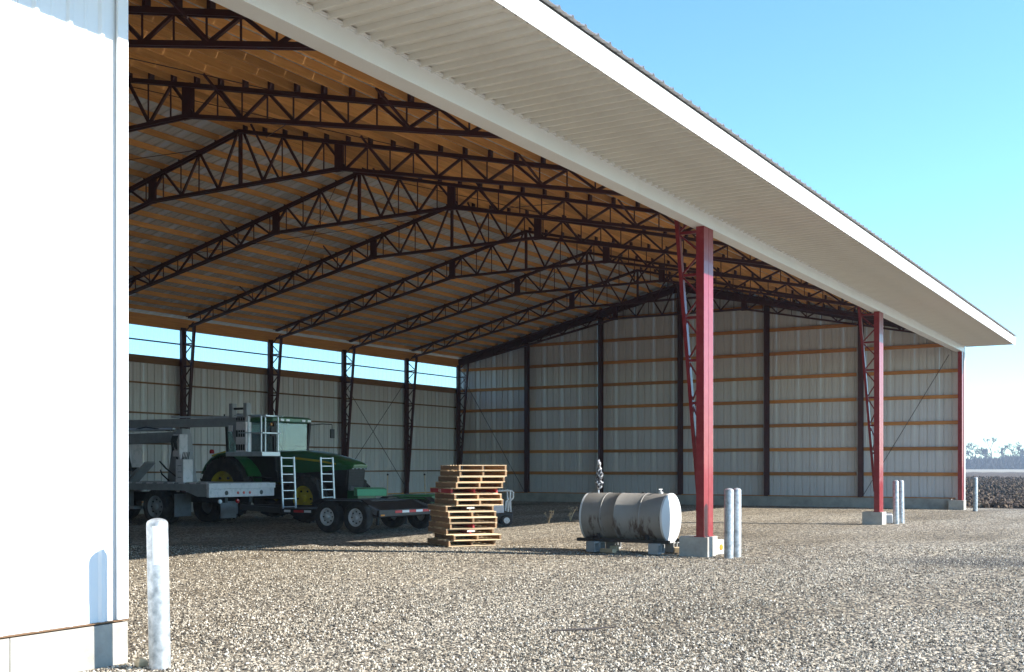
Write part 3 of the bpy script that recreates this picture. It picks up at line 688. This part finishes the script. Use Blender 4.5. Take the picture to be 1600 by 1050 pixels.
for X in (22.40, 23.32): b_ = MB(); b_.box(X-.05, X+.05, Y0+.15, 29.0, .62, .86); kp(b_, 'chassis_rail', 'black_steel')
for x in (21.75, 22.28): pass
for X, s_ in ((XL+.14, -1), (XL+.44, -1), (XR_-.14, 1), (XR_-.44, 1)): wheel(tk_, Vector((X, 24.55, .50))-KO, .50, .26, .29, 'truck_grey', s_, bolts=8, dish=.09)
for X, s_ in ((XL+.2, -1), (XR_-.2, 1)): wheel(tk_, Vector((X, 28.2, .50))-KO, .50, .26, .29, 'truck_grey', s_, bolts=8, dish=.05)
for X in (XL+.02, XR_-.60):
    b_ = MB(); b_.box(X, X+.60, 23.78, 23.80, .24, .86); kp(b_, 'mudflap', 'mudflap')
b_ = MB(); b_.box(22.28, 22.86, 22.66, 22.68, .20, .66); kp(b_, 'mudflap', 'mudflap')
b_ = MB(); b_.box(XL+.03, XR_-.03, 24.3, 24.35, .96, 1.06); kp(b_, 'cross_brace', 'black_steel')
b_ = MB(); b_.box(XL-.02, XL+.35, 25.35, 25.9, .42, .50); kp(b_, 'step', 'truck_grey')
b_ = MB(); b_.box(XL+.02, XL+.5, 25.95, 26.9, .45, .95); kp(b_, 'toolbox', 'truck_grey', bevel=.02)
# cab at the far end
cabp = [(27.75, .75), (27.75, 2.35), (28.0, 2.55), (29.0, 2.5), (29.35, 1.75), (29.85, 1.6), (29.9, .6), (27.75, .6)]
b_ = MB(); b_.prism(cabp, XL+.05, XR_-.05, 'x'); cb = kp(b_, 'cab', 'truck_white', bevel=.04)
for X in (XL+.045, XR_-.045): b_ = MB(); b_.prism([(28.0, 1.6), (28.0, 2.3), (28.9, 2.3), (29.15, 1.6)], X-.006, X+.006, 'x'); b_.build('window', 'cab_glass', cb)
# crane: pedestal, lower boom, upper boom, jib knuckle
b_ = MB(); b_.loft([[(22.55, 24.35, 1.17), (23.05, 24.35, 1.17), (23.05, 25.05, 1.17), (22.55, 25.05, 1.17)], [(22.6, 24.45, 1.9), (23.0, 24.45, 1.9), (23.0, 24.95, 1.9), (22.6, 24.95, 1.9)],
                    [(22.62, 24.50, 2.45), (22.98, 24.50, 2.45), (22.98, 24.88, 2.45), (22.62, 24.88, 2.45)], [(22.66, 24.55, 2.68), (22.94, 24.55, 2.68), (22.94, 24.75, 2.68), (22.66, 24.75, 2.68)]]); pd = kp(b_, 'crane_pedestal', 'truck_grey', bevel=.02)
for p_, q_ in (((22.52, 24.6, 1.3), (22.52, 25.3, 1.75)), ((22.5, 24.5, 1.75), (22.5, 24.8, 2.3)), ((22.5, 24.9, 1.2), (22.5, 25.25, 1.5))):
    b_ = MB(); b_.tube([p_, ((Vector(p_)+Vector(q_))/2+Vector((-.06, .05, .04))), q_], .022, 8); b_.build('hydraulic_hose', 'black_steel', pd, smooth=40)
b_ = MB(); b_.beam((22.8, 24.6, 2.45), (22.8, 29.0, 2.36), .22, .30); lb = kp(b_, 'lower_boom', 'truck_grey', bevel=.015)
b_ = MB(); b_.tube([(22.66, 24.9, 2.66), (22.66, 27.4, 2.68)], .05, 12); b_.build('hydraulic_ram', 'aluminium', lb, smooth=40)
b_ = MB(); b_.tube([(22.64, 25.0, 2.62), (22.62, 26.0, 2.74), (22.64, 26.6, 2.66), (22.64, 27.6, 2.72)], .02, 8); b_.build('hydraulic_hose', 'black_steel', lb, smooth=40)
b_ = MB(); b_.beam((22.8, 22.55, 2.82), (22.8, 29.0, 2.86), .20, .24); ub = kp(b_, 'upper_boom', 'truck_grey', bevel=.015)
b_ = MB(); b_.beam((22.8, 22.50, 2.95), (22.8, 25.1, 3.02), .08, .05); b_.build('cable_tray', 'aluminium', ub)
b_ = MB(); b_.tube([(22.8, 23.05, 2.96), (22.8, 23.05, 3.05)], .02, 8); b_.build('hook_pin', 'black_steel', ub)
b_ = MB(); b_.prism([(22.78, 2.98), (22.72, 2.62), (22.60, 2.35), (22.42, 2.05), (22.20, 2.05), (22.22, 2.5), (22.15, 2.98), (22.45, 3.06)], 22.70, 22.90, 'x'); jk = kp(b_, 'jib_knuckle', 'truck_grey', bevel=.01)
for y, z in ((22.35, 2.75), (22.3, 2.2)): b_ = MB(); b_.lathe([(.07, -.012), (.07, 0), (.001, .0)], 14, 'x', (22.69, y, z)); b_.build('pivot_pin', 'mark_black', jk)
b_ = MB(); b_.box(22.40, 22.42, 22.35, 22.50, 2.55, 2.72); kp(b_, 'data_plate', 'truck_white')
# work platform at the boom tip
b_ = MB(); b_.box(22.35, 23.05, 21.22, 22.55, 1.88, 2.0); pf = kp(b_, 'work_platform', 'aluminium', bevel=.01)
for x in (22.38, 23.02):
    for y in (21.28, 21.74): b_ = MB(); b_.beam((x, y, 2.0), (x, y, 2.96), .032, .034); b_.build('rail_post', 'aluminium', pf)
    b_ = MB(); b_.beam((x, 21.10, 2.96), (x, 22.45, 2.98), .035, .035); b_.build('top_rail', 'aluminium', pf)
    b_ = MB(); b_.beam((x, 21.2, 2.50), (x, 22.1, 2.51), .03, .03); b_.build('mid_rail', 'aluminium', pf)
for z in (2.96, 2.50): b_ = MB(); b_.beam((22.38, 21.26, z), (23.02, 21.26, z), .035, .035); b_.build('end_rail', 'aluminium', pf)
b_ = MB(); b_.box(22.40, 22.62, 21.86, 22.22, 2.0, 2.80); cp = b_.build('control_box', 'truck_white', pf, bevel=.015)
for z0, z1 in ((2.04, 2.20), (2.40, 2.58), (2.84, 2.92)):
    for k in range(4): b_ = MB(); b_.box(22.385, 22.3985, 21.89+k*.085, 21.945+k*.085, z0, z1); b_.build('control_lever', 'mark_black', cp)
for y in (21.78, 22.30): b_ = MB(); b_.box(22.3, 22.46, y-.05, y+.07, 2.93, 3.30); b_.build('tip_post', 'truck_grey', pf)
b_ = MB(); b_.tube([(22.38, 21.9, 3.16), (22.38, 22.25, 3.16)], .03, 8); b_.build('tip_roller', 'black_steel', pf)
# operator station on the bed
b_ = MB(); b_.box(22.05, 22.40, 23.85, 24.15, 1.17, 1.80); st_ = kp(b_, 'control_console', 'truck_white', bevel=.012)
for k in range(5): b_ = MB(); b_.beam((22.1+k*.055, 23.95, 1.80), (22.1+k*.055, 23.90, 2.0), .012, .018); b_.build('lever', 'mark_black', st_)
for z in (1.3, 1.45, 1.62): b_ = MB(); b_.box(22.046, 22.0495, 23.92, 24.06, z, z+.012); b_.build('switch_row', 'mark_black', st_)
b_ = MB(); b_.box(22.2, 22.5, 24.16, 24.42, 1.88, 2.50); vb = kp(b_, 'valve_rack', 'truck_white', bevel=.01)
for k in range(5): b_ = MB(); b_.tube([(22.17, 24.19+k*.05, 2.46), (22.12, 24.20+k*.05, 2.3), (22.17, 24.22+k*.045, 2.05+.04*(k % 3))], .018, 7); b_.build('hydraulic_hose', 'black_steel', vb, smooth=40)
b_ = MB(); b_.box(22.25, 22.33, 24.2, 24.26, 1.17, 1.9); kp(b_, 'rack_post', 'truck_white')
b_ = MB(); b_.box(22.0, 22.45, 25.95, 26.35, 1.48, 1.58); se = kp(b_, 'operator_seat', 'seat_vinyl', bevel=.03)
b_ = MB(); b_.beam((22.22, 26.38, 1.56), (22.22, 26.55, 2.05), .42, .10, (0, 1, 0)); b_.build('seat_back', 'seat_vinyl', se, bevel=.03)
b_ = MB(); b_.box(22.15, 22.3, 26.05, 26.25, 1.17, 1.48); b_.build('seat_base', 'truck_grey', se)
for y0, y1, z1 in ((25.05, 25.75, 1.72), (25.35, 25.95, 1.55)):
    b_ = MB(); b_.beam((21.95, y1, 1.17), (21.95, y0, z1), .35, .05, (0, 0, 1)); kp(b_, 'ramp_plate', 'truck_grey')
b_ = MB(); b_.beam((21.9, 26.75, 1.17), (21.9, 26.95, 2.25), .05, .05); kp(b_, 'grab_post', 'aluminium')
for X in (21.68,):
    for k in range(12): b_ = MB(); b_.box(X-.015, X+.03, 22.55+k*.42, 22.78+k*.42, 1.135, 1.175); kp(b_, 'stake_pocket', 'truck_white')

# ------------------------------------------------------------------ tractor
CX = 25.95
tr_ = empty('tractor', (CX, 23.4, 0)); tag(tr_, 'large green row-crop tractor with glass cab and yellow wheel centres', 'tractor'); RO = Vector((CX, 23.4, 0))
def rp(b_, nm, mat, par=None, **kw): return b_.build(nm, mat, par or tr_, loc=(-RO if par is None else (0, 0, 0)), **kw)
def sec(y, hw, z0, z1, cr):                                                      # rounded hood section
    pts = [(CX-hw*.96, y, z0), (CX-hw, y, z0+(z1-z0)*.5)]
    for a in (0, 30, 60, 90): pts.append((CX-hw+cr-cr*math.cos(R(a)), y, z1-cr*.8+cr*.8*math.sin(R(a))))
    pts.append((CX, y, z1+.02))
    for a in (90, 60, 30, 0): pts.append((CX+hw-cr+cr*math.cos(R(a)), y, z1-cr*.8+cr*.8*math.sin(R(a))))
    pts += [(CX+hw, y, z0+(z1-z0)*.5), (CX+hw*.96, y, z0)]
    return pts
b_ = MB(); b_.loft([sec(23.55, .44, 1.42, 2.06, .16), sec(23.05, .44, 1.42, 2.07, .16), sec(22.6, .45, 1.42, 2.07, .17), sec(22.0, .44, 1.45, 2.0, .18), sec(21.5, .42, 1.48, 1.90, .18), sec(21.05, .40, 1.50, 1.78, .17), sec(20.86, .37, 1.54, 1.70, .12), sec(20.80, .32, 1.57, 1.65, .06)])
hd = rp(b_, 'hood', 'green_paint', smooth=40)
for s_ in (-1, 1):
    b_ = MB(); x = CX+s_*.452
    b_.prism([(22.95, 1.83), (22.95, 1.89), (22.0, 1.80), (21.35, 1.70), (21.35, 1.66), (22.0, 1.74)], x-.006, x+.006, 'x'); b_.build('yellow_stripe', 'yellow_paint', hd)
    b_ = MB(); b_.prism([(22.9, 1.05), (22.9, 1.46), (21.2, 1.50), (20.95, 1.50), (21.0, 1.05)], CX+s_*.40-.01, CX+s_*.40+.01, 'x'); rp(b_, 'side_screen', 'black_steel')
b_ = MB(); b_.loft([[(CX-.36, 20.93, 1.52), (CX+.36, 20.93, 1.52), (CX+.36, 21.2, 1.52), (CX-.36, 21.2, 1.52)], [(CX-.33, 20.98, .88), (CX+.33, 20.98, .88), (CX+.33, 21.2, .88), (CX-.33, 21.2, .88)]]); gr_ = rp(b_, 'grille', 'black_steel')
for k in range(7): b_ = MB(); b_.box(CX-.30, CX+.30, 20.925+k*.004, 20.94+k*.004, 1.42-k*.075, 1.435-k*.075); b_.build('grille_bar', 'tyre', gr_)
for k, x in enumerate((-.27, -.10, .09, .26)):
    b_ = MB(); b_.lathe([(.06, 0), (.055, -.02), (.001, -.035)], 16, 'y', (CX+x, 20.865-abs(abs(x)-.18)*-.0, 1.585)); b_.build('headlight', 'lamp_glass', hd, smooth=40)
b_ = MB(); b_.box(CX-.35, CX+.35, 20.85, 20.93, 1.52, 1.65); b_.build('light_bezel', 'black_steel', hd)
b_ = MB(); b_.box(CX-.28, CX+.28, 20.95, 25.4, .62, 1.06); rp(b_, 'chassis', 'black_steel', bevel=.04)
b_ = MB(); b_.box(CX-.42, CX+.42, 20.55, 20.95, .55, .92); rp(b_, 'front_weight', 'green_paint', bevel=.03)
b_ = MB(); b_.tube([(CX-1.0, 21.95, .70), (CX+1.0, 21.95, .70)], .10, 12); rp(b_, 'front_axle', 'black_steel', smooth=40)
b_ = MB(); b_.tube([(CX-1.1, 25.05, .95), (CX+1.1, 25.05, .95)], .14, 14); rp(b_, 'rear_axle', 'green_paint', smooth=40)
for s_ in (-1, 1):
    wheel(tr_, Vector((CX+s_*1.0, 21.95, .68))-RO, .66, .40, .36, 'yellow_paint', s_, lugs=18, bolts=6, dish=.10)
    wheel(tr_, Vector((CX+s_*1.05, 25.05, .96))-RO, .93, .50, .50, 'yellow_paint', s_, lugs=22, bolts=6, dish=.14)
    b_ = MB(); fp = []; rr = 1.06                                                # rear fender: curved plate
    for k in range(9): a = R(20+k*17); fp.append((25.05-rr*math.cos(a), .96+rr*math.sin(a)))
    inn = [(25.05-(rr-.04)*math.cos(R(20+k*17)), .96+(rr-.04)*math.sin(R(20+k*17))) for k in range(8, -1, -1)]
    xa, xb = sorted((CX+s_*.62, CX+s_*1.18)); b_.prism(fp+inn, xa, xb, 'x'); rp(b_, 'rear_fender', 'green_paint')
    b_ = MB(); b_.prism([(24.1, 1.1), (24.1, 1.95), (25.9, 1.95), (25.9, 1.1)], CX+s_*.60-.015, CX+s_*.60+.015, 'x'); rp(b_, 'fender_side', 'green_paint')
# cab
zc0, zc1 = 1.55, 2.92
b_ = MB(); b_.loft([[(CX-.55, 23.47, 1.15), (CX+.55, 23.47, 1.15), (CX+.6, 25.32, 1.15), (CX-.6, 25.32, 1.15)], [(CX-.72, 23.47, 1.98), (CX+.72, 23.47, 1.98), (CX+.75, 25.32, 1.98), (CX-.75, 25.32, 1.98)]]); rp(b_, 'cab_base', 'black_steel', bevel=.02)
b_ = MB()
def rsec(z, g): return [(CX-.84-g, 23.42-g, z), (CX-.70-g, 23.28-g, z), (CX+.70+g, 23.28-g, z), (CX+.84+g, 23.42-g, z), (CX+.84+g, 25.42+g, z), (CX+.70+g, 25.54+g, z), (CX-.70-g, 25.54+g, z), (CX-.84-g, 25.42+g, z)]
b_.loft([rsec(2.92, -.04), rsec(2.95, 0), rsec(3.04, 0), rsec(3.09, -.05), rsec(3.11, -.2)]); rf = rp(b_, 'cab_roof', 'green_paint', smooth=35)
for x in (-.6, -.35, .35, .6): b_ = MB(); b_.box(CX+x-.07, CX+x+.07, 23.26, 23.29, 2.955, 3.02); b_.build('work_light', 'lamp_glass', rf)
pil = [(-.72, 23.47), (.72, 23.47), (-.75, 25.32), (.75, 25.32), (-.76, 24.47), (.76, 24.47)]
for x, y in pil: b_ = MB(); b_.beam((CX+x, y, 1.95), (CX+x*1.08, y-(.06 if y < 24 else 0), 2.94), .07, .08); rp(b_, 'cab_pillar', 'black_steel')
for s_ in (-1, 1):
    for ya, yb in ((23.52, 24.42), (24.52, 25.27)):
        b_ = MB(); b_.loft([[(CX+s_*.735, ya, 1.99), (CX+s_*.745, yb, 1.99), (CX+s_*.735, yb, 1.99), (CX+s_*.725, ya, 1.99)], [(CX+s_*.795, ya-.03, 2.92), (CX+s_*.80, yb, 2.92), (CX+s_*.79, yb, 2.92), (CX+s_*.785, ya-.03, 2.92)]]); rp(b_, 'side_window', 'cab_glass')
    b_ = MB(); b_.tube([(CX+s_*.80, 23.42, 2.88), (CX+s_*1.1, 23.17, 2.92), (CX+s_*1.32, 22.97, 2.90), (CX+s_*1.32, 22.97, 2.72)], .014, 8); mr = rp(b_, 'mirror_arm', 'black_steel', smooth=40)
    b_ = MB(); b_.box(CX+s_*1.32-.09, CX+s_*1.32+.09, 22.94, 22.99, 2.48, 2.76); b_.build('mirror', 'black_steel', mr, bevel=.015)
b_ = MB(); b_.box(CX-.66, CX+.66, 23.42, 23.43, 2.06, 2.90); rp(b_, 'windscreen', 'cab_glass')
b_ = MB(); b_.box(CX-.68, CX+.68, 25.35, 25.36, 1.99, 2.90); rp(b_, 'rear_window', 'cab_glass')
b_ = MB(); b_.box(CX-.27, CX+.27, 24.42, 24.92, 1.99, 2.12); b_.box(CX-.25, CX+.25, 24.87, 25.02, 2.121, 2.62); rp(b_, 'driver_seat', 'seat_vinyl', bevel=.03)
b_ = MB(); b_.tube([(CX, 23.67, 2.0), (CX, 23.92, 2.28)], .03, 8); rp(b_, 'steering_column', 'black_steel')
b_ = MB(); b_.tube([(CX-.86, 23.37, 2.5), (CX-.92, 23.22, 2.52), (CX-.92, 23.22, 1.5), (CX-.7, 23.37, 1.45)], .016, 8); rp(b_, 'hand_rail', 'black_steel', smooth=40)
for k in range(4): b_ = MB(); b_.box(CX-1.0, CX-.68, 23.62, 24.02, .45+k*.27, .48+k*.27); rp(b_, 'step', 'black_steel')
b_ = MB(); b_.lathe([(.07, 0), (.07, .08), (.05, .12), (.001, .13)], 16, 'z', (CX-1.0, 25.75, 2.0)); rp(b_, 'beacon', 'red_lens', smooth=40)
b_ = MB(); b_.beam((CX-1.0, 25.75, 1.93), (CX-.8, 25.37, 2.06), .05, .05); rp(b_, 'beacon_arm', 'yellow_paint')
b_ = MB(); b_.box(CX-.90, CX-.82, 23.42, 23.47, 2.82, 2.90); rp(b_, 'turn_light', 'amber')

# ------------------------------------------------------------------ green implement beside the trailer
im = empty('green_implement', (25.6, 18.6, 0)); tag(im, 'low light green implement with two marker rods behind the trailer', 'implement'); IO = Vector((25.6, 18.6, 0))
def ip(b_, nm, mat, par=None, **kw): return b_.build(nm, mat, par or im, loc=(-IO if par is None else (0, 0, 0)), **kw)
b_ = MB(); b_.loft([[(24.25, 19.55, .80), (24.85, 19.0, .80), (25.2, 19.4, .80), (24.6, 19.95, .80)], [(24.25, 19.55, .99), (24.85, 19.0, .99), (25.15, 19.35, 1.03), (24.55, 19.90, 1.03)]]); ip(b_, 'cover_box', 'light_green', bevel=.015)
b_ = MB(); b_.loft([[(25.3, 18.35, .60), (25.9, 18.05, .60), (26.1, 18.5, .60), (25.5, 18.8, .60)], [(24.9, 18.85, .82), (25.9, 18.05, .84), (26.2, 18.4, .86), (25.2, 19.2, .84)]]); ip(b_, 'deck_wedge', 'green_paint')
b_ = MB(); b_.box(24.5, 25.9, 18.9, 19.3, .35, .62); ip(b_, 'under_frame', 'black_steel', rot=(0, 0, 0))
for x, y, l in ((24.85, 18.98, .03), (25.75, 18.35, -.08)):
    b_ = MB(); b_.tube([(x, y, .80), (x+l*.5, y, 1.38)], .015, 8); rd = ip(b_, 'marker_rod', 'pale_board')
    b_ = MB(); b_.lathe([(.025, 1.36), (.03, 1.39), (.001, 1.42)], 8, 'z', (x+l*.5, y, 0)); b_.build('rod_tip', 'mark_black', rd)
for x, y in ((24.7, 19.2), (25.7, 19.0)):
    b_ = MB(); b_.tube([(x, y, 0), (x, y, .6)], .05, 8); ip(b_, 'stand', 'black_steel')

# ------------------------------------------------------------------ white cart behind the pallets
ct = empty('utility_cart', (26.28, 16.45, 0)); tag(ct, 'white panelled utility cart with tubular handle behind the pallet stack', 'cart'); CO = Vector((26.6, 15.9, 0))
ct.rotation_euler = (0, 0, R(-50))
def cpz(b_, nm, mat, par=None, **kw): return b_.build(nm, mat, par or ct, **kw)
b_ = MB(); b_.box(-.75, .48, -.3, .3, .14, .34); cpz(b_, 'base_frame', 'black_steel', bevel=.02)
b_ = MB(); b_.box(-.65, .24, -.27, .27, .345, .70); pn = cpz(b_, 'white_cabinet', 'truck_white', bevel=.02)
obj('lettering', text_mesh('7', .26, 'mark_black', 'lettering'), pn, (-.16, -.2715, .44), (R(90), 0, 0))
for s_ in (-1, 1):
    b_ = MB(); b_.tube([(-.3, s_*.25, .93), (.44, s_*.25, .95), (.50, s_*.25, .91), (.50, s_*.25, .76), (.38, s_*.25, .64), (.36, s_*.25, .38)], .026, 8); cpz(b_, 'handle_tube', 'cap_white', smooth=40)
    b_ = MB(); b_.tube([(.41, s_*.25, .94), (.43, s_*.25, .37)], .024, 8); cpz(b_, 'upright', 'cap_white', smooth=40)
    for x in (-.45, .3): wheel(ct, Vector((x, s_*.36, .15)), .15, .09, .07, 'rim_white', -1, bolts=4, dish=.01).rotation_euler = (0, 0, R(90))

# ------------------------------------------------------------------ loose stones, a stick, dry weeds
stm = bpy.data.meshes.new('stone_points'); pts = []
for k in range(150000):
    d = 7.2+ (random.random()**1.5)*16; a = random.uniform(-.50, .50)
    lx = d*math.tan(a*.98) ; x = CV*d+SV*lx; y = SV*d-CV*lx
    if YW-.05 < y < YW+.4 and x < XC+.1: continue
    if y > YW and x < XC: continue
    if noise.noise(Vector((x*.10, y*.34, 4)))*.9+noise.noise(Vector((x*.9, y*.9, 1)))*.5 < random.uniform(-.55, .40): continue
    pts.append((x, y, hgt(x, y)-.008))
def scatter(o, mat, lo, hi, seed):
    ng = bpy.data.node_groups.new('scatter_stones', 'GeometryNodeTree')
    ng.interface.new_socket('Geometry', in_out='INPUT', socket_type='NodeSocketGeometry'); ng.interface.new_socket('Geometry', in_out='OUTPUT', socket_type='NodeSocketGeometry')
    gi = ng.nodes.new('NodeGroupInput'); gout = ng.nodes.new('NodeGroupOutput')
    ico = ng.nodes.new('GeometryNodeMeshIcoSphere'); ico.inputs['Radius'].default_value = 1; ico.inputs['Subdivisions'].default_value = 1
    sm = ng.nodes.new('GeometryNodeSetMaterial'); sm.inputs['Material'].default_value = M[mat]
    iop = ng.nodes.new('GeometryNodeInstanceOnPoints')
    rr_ = ng.nodes.new('FunctionNodeRandomValue'); rr_.data_type = 'FLOAT_VECTOR'; rr_.inputs[0].default_value = (0, 0, 0); rr_.inputs[1].default_value = (6.28, 6.28, 6.28)
    rs_ = ng.nodes.new('FunctionNodeRandomValue'); rs_.data_type = 'FLOAT_VECTOR'; rs_.inputs[0].default_value = lo; rs_.inputs[1].default_value = hi; rs_.inputs['Seed'].default_value = seed
    L = ng.links.new
    L(ico.outputs[0], sm.inputs[0]); L(gi.outputs[0], iop.inputs['Points']); L(sm.outputs[0], iop.inputs['Instance'])
    L(rr_.outputs[0], iop.inputs['Rotation']); L(rs_.outputs[0], iop.inputs['Scale']); L(iop.outputs[0], gout.inputs[0])
    md = o.modifiers.new('scatter', 'NODES'); md.node_group = ng
stm.from_pydata(pts, [], []); so_ = obj('loose_gravel', stm); tag(so_, 'loose beige stones scattered over the gravel yard', 'gravel', kind='stuff')
stm.materials.append(M['stone'])
scatter(so_, 'stone', (.004, .0035, .003), (.020, .016, .012), 5)
fm = bpy.data.meshes.new('clod_points'); pts = []
for k in range(26000):
    dd = .4+(random.random()**1.9)*130; ll = random.uniform(-9, 16+dd*.5)
    x, y = EDGE_P.x+CV*dd+SV*ll, EDGE_P.y+SV*dd-CV*ll
    if x < 48.3 and y > 6.4: continue
    pts.append((x, y, random.uniform(-.12, .10)))
fm.from_pydata(pts, [], []); fo = obj('soil_clods', fm); fm.materials.append(M['soil'])
scatter(fo, 'soil', (.05, .04, .03), (.24, .18, .13), 9); tag(fo, 'loose dark clods of earth on the ploughed field', 'soil', kind='stuff')
b_ = MB(); b_.tube([(9.6, 5.35, .012), (9.75, 5.2, .02), (9.95, 5.08, .012), (10.15, 4.9, .02)], [.009, .011, .010, .005], 7)
tag(b_.build('stick', 'bark', smooth=50), 'thin dark stick lying on the gravel in the foreground', 'stick')
b_ = MB(); bm_ = [(-.05, -.04), (.05, -.035), (.06, .03), (-.03, .045)]
b_.loft([[(x, y, -.01) for x, y in bm_], [(x*1.05, y*1.05, .03) for x, y in bm_], [(x*.5, y*.5, .055) for x, y in bm_]])
tag(b_.build('stone', 'pale_board', loc=(6.30, 7.30, .0), bevel=.012), 'single tan stone lying beside the nearest bollard', 'stone')
def weed(x, y, h, label):
    b_ = MB()
    for k in range(7):
        a = random.uniform(0, 6.28); l = random.uniform(.5, 1)*h
        e = Vector((math.cos(a)*l*.5, math.sin(a)*l*.5, l)); m_ = e*.5+Vector((0, 0, l*.15)); b_.tube([(0, 0, 0), m_, e], [.008, .006, .003], 5)
        for q in range(3):
            c = e+Vector([random.uniform(-.05, .05) for _ in range(3)]); b_.lathe([(.001, -.02), (.02, 0), (.001, .02)], 5, 'z', c)
    tag(b_.build('dry_weed', 'pale_board', loc=(x, y, 0)), label, 'weed', 'dry weeds on the shed floor')
weed(28.0, 15.7, .35, 'dry weed with curled stem right beside the white cart'); weed(29.3, 15.7, .42, 'taller dry weed standing at the edge of the shade')

# ------------------------------------------------------------------ far trees
def bare_tree(x, y, h, seed, label, spread=.5):
    rnd = random.Random(seed); t_ = empty('bare_tree', (x, y, -.2)); tag(t_, label, 'tree', 'bare trees along the far side of the field')
    tb, tw = MB(), MB()
    def grow(p, d, l, r, lev):
        q = p+d*l; mid = (p+q)/2+Vector([rnd.uniform(-.06, .06)*l for _ in range(3)])
        (tb if lev < 3 else tw).tube([p, mid, q], [r, r*.85, r*.68], 5 if lev < 2 else 3, cap=False)
        if lev >= 5: return
        for k in range(rnd.choice((2, 3, 3)) + (1 if lev >= 3 else 0)):
            nd = (d*rnd.uniform(.6, 1.1)+Vector([rnd.gauss(0, spread) for _ in range(3)])+Vector((0, 0, .22))).normalized()
            grow(p+d*l*rnd.uniform(.55, 1), nd, l*rnd.uniform(.58, .82), max(r*rnd.uniform(.50, .66), .14), lev+1)
    grow(Vector((0, 0, -.3)), Vector((rnd.uniform(-.1, .1), rnd.uniform(-.1, .1), 1)).normalized(), h*.27, h*.020, 0)
    tb.build('trunk', 'bark', t_, fix=False); tw.build('crown', 'twig', t_, fix=False)
def dl(d, px):                                                                     # world position from distance along the view and sideways metres
    return CV*d+SV*px, SV*d-CV*px
spots = [(815, 326.1, 23.0), (800, 325.5, 33.8), (825, 341.8, 24.3), (800, 337.7, 33.8), (812, 349.6, 28.4), (796, 350.4, 31.1), (806, 361.1, 25.7)]
words = ['low leafless tree at the left end of the far treeline, beside the shed corner', 'tall leafless tree second from the shed corner in the far treeline', 'short leafless tree between the two tallest crowns of the far treeline',
         'broadest leafless crown, near the middle of the visible far treeline', 'leafless tree directly right of the broadest crown in the far treeline', 'second leafless tree from the right edge of the photo', 'rightmost leafless tree of the far treeline, at the edge of the photo']
for i, ((d, px, h), lb_) in enumerate(zip(spots, words)):
    x, y = dl(d, px); bare_tree(x, y, h, 40+i, lb_, .42+.05*(i % 3))
b_ = MB(); rnd = random.Random(3)                                                  # thicket under the trees
for k in range(60000):
    d = 770+rnd.uniform(-12, 60); px = rnd.uniform(230, 470); x, y = dl(d, px); h = rnd.uniform(1.5, 12.5)*(.72+.5*noise.noise(Vector((px*.06, 0, 0))))
    z0 = rnd.uniform(-.5, h*.6); dx, dy = rnd.gauss(0, 1.3), rnd.gauss(0, 1.3)
    b_.poly([(x-.36*SV, y+.36*CV, z0), (x+.36*SV, y-.36*CV, z0), (x+dx, y+dy, z0+h*.5)], [(0, 1, 2)])
tag(b_.build('thicket', 'twig', fix=False), 'grey bare thicket below the far treeline', 'thicket', kind='stuff')

# ------------------------------------------------------------------ air
b_ = MB(); b_.box(-60, 1100, -500, 700, -1.3, 30); hz = b_.build('haze', 'white_metal'); hz.data.materials.clear()
hm = bpy.data.materials.new('air'); hm.use_nodes = True; ht = hm.node_tree; ht.nodes.clear()
ho = ht.nodes.new('ShaderNodeOutputMaterial'); hv = ht.nodes.new('ShaderNodeVolumePrincipled')
hv.inputs['Color'].default_value = (.72, .84, 1, 1); hv.inputs['Density'].default_value = .00034; hv.inputs['Anisotropy'].default_value = .2
ht.links.new(hv.outputs[0], ho.inputs['Volume']); hz.data.materials.append(hm); tag(hz, 'thin blue haze over the fields', 'haze', kind='stuff')
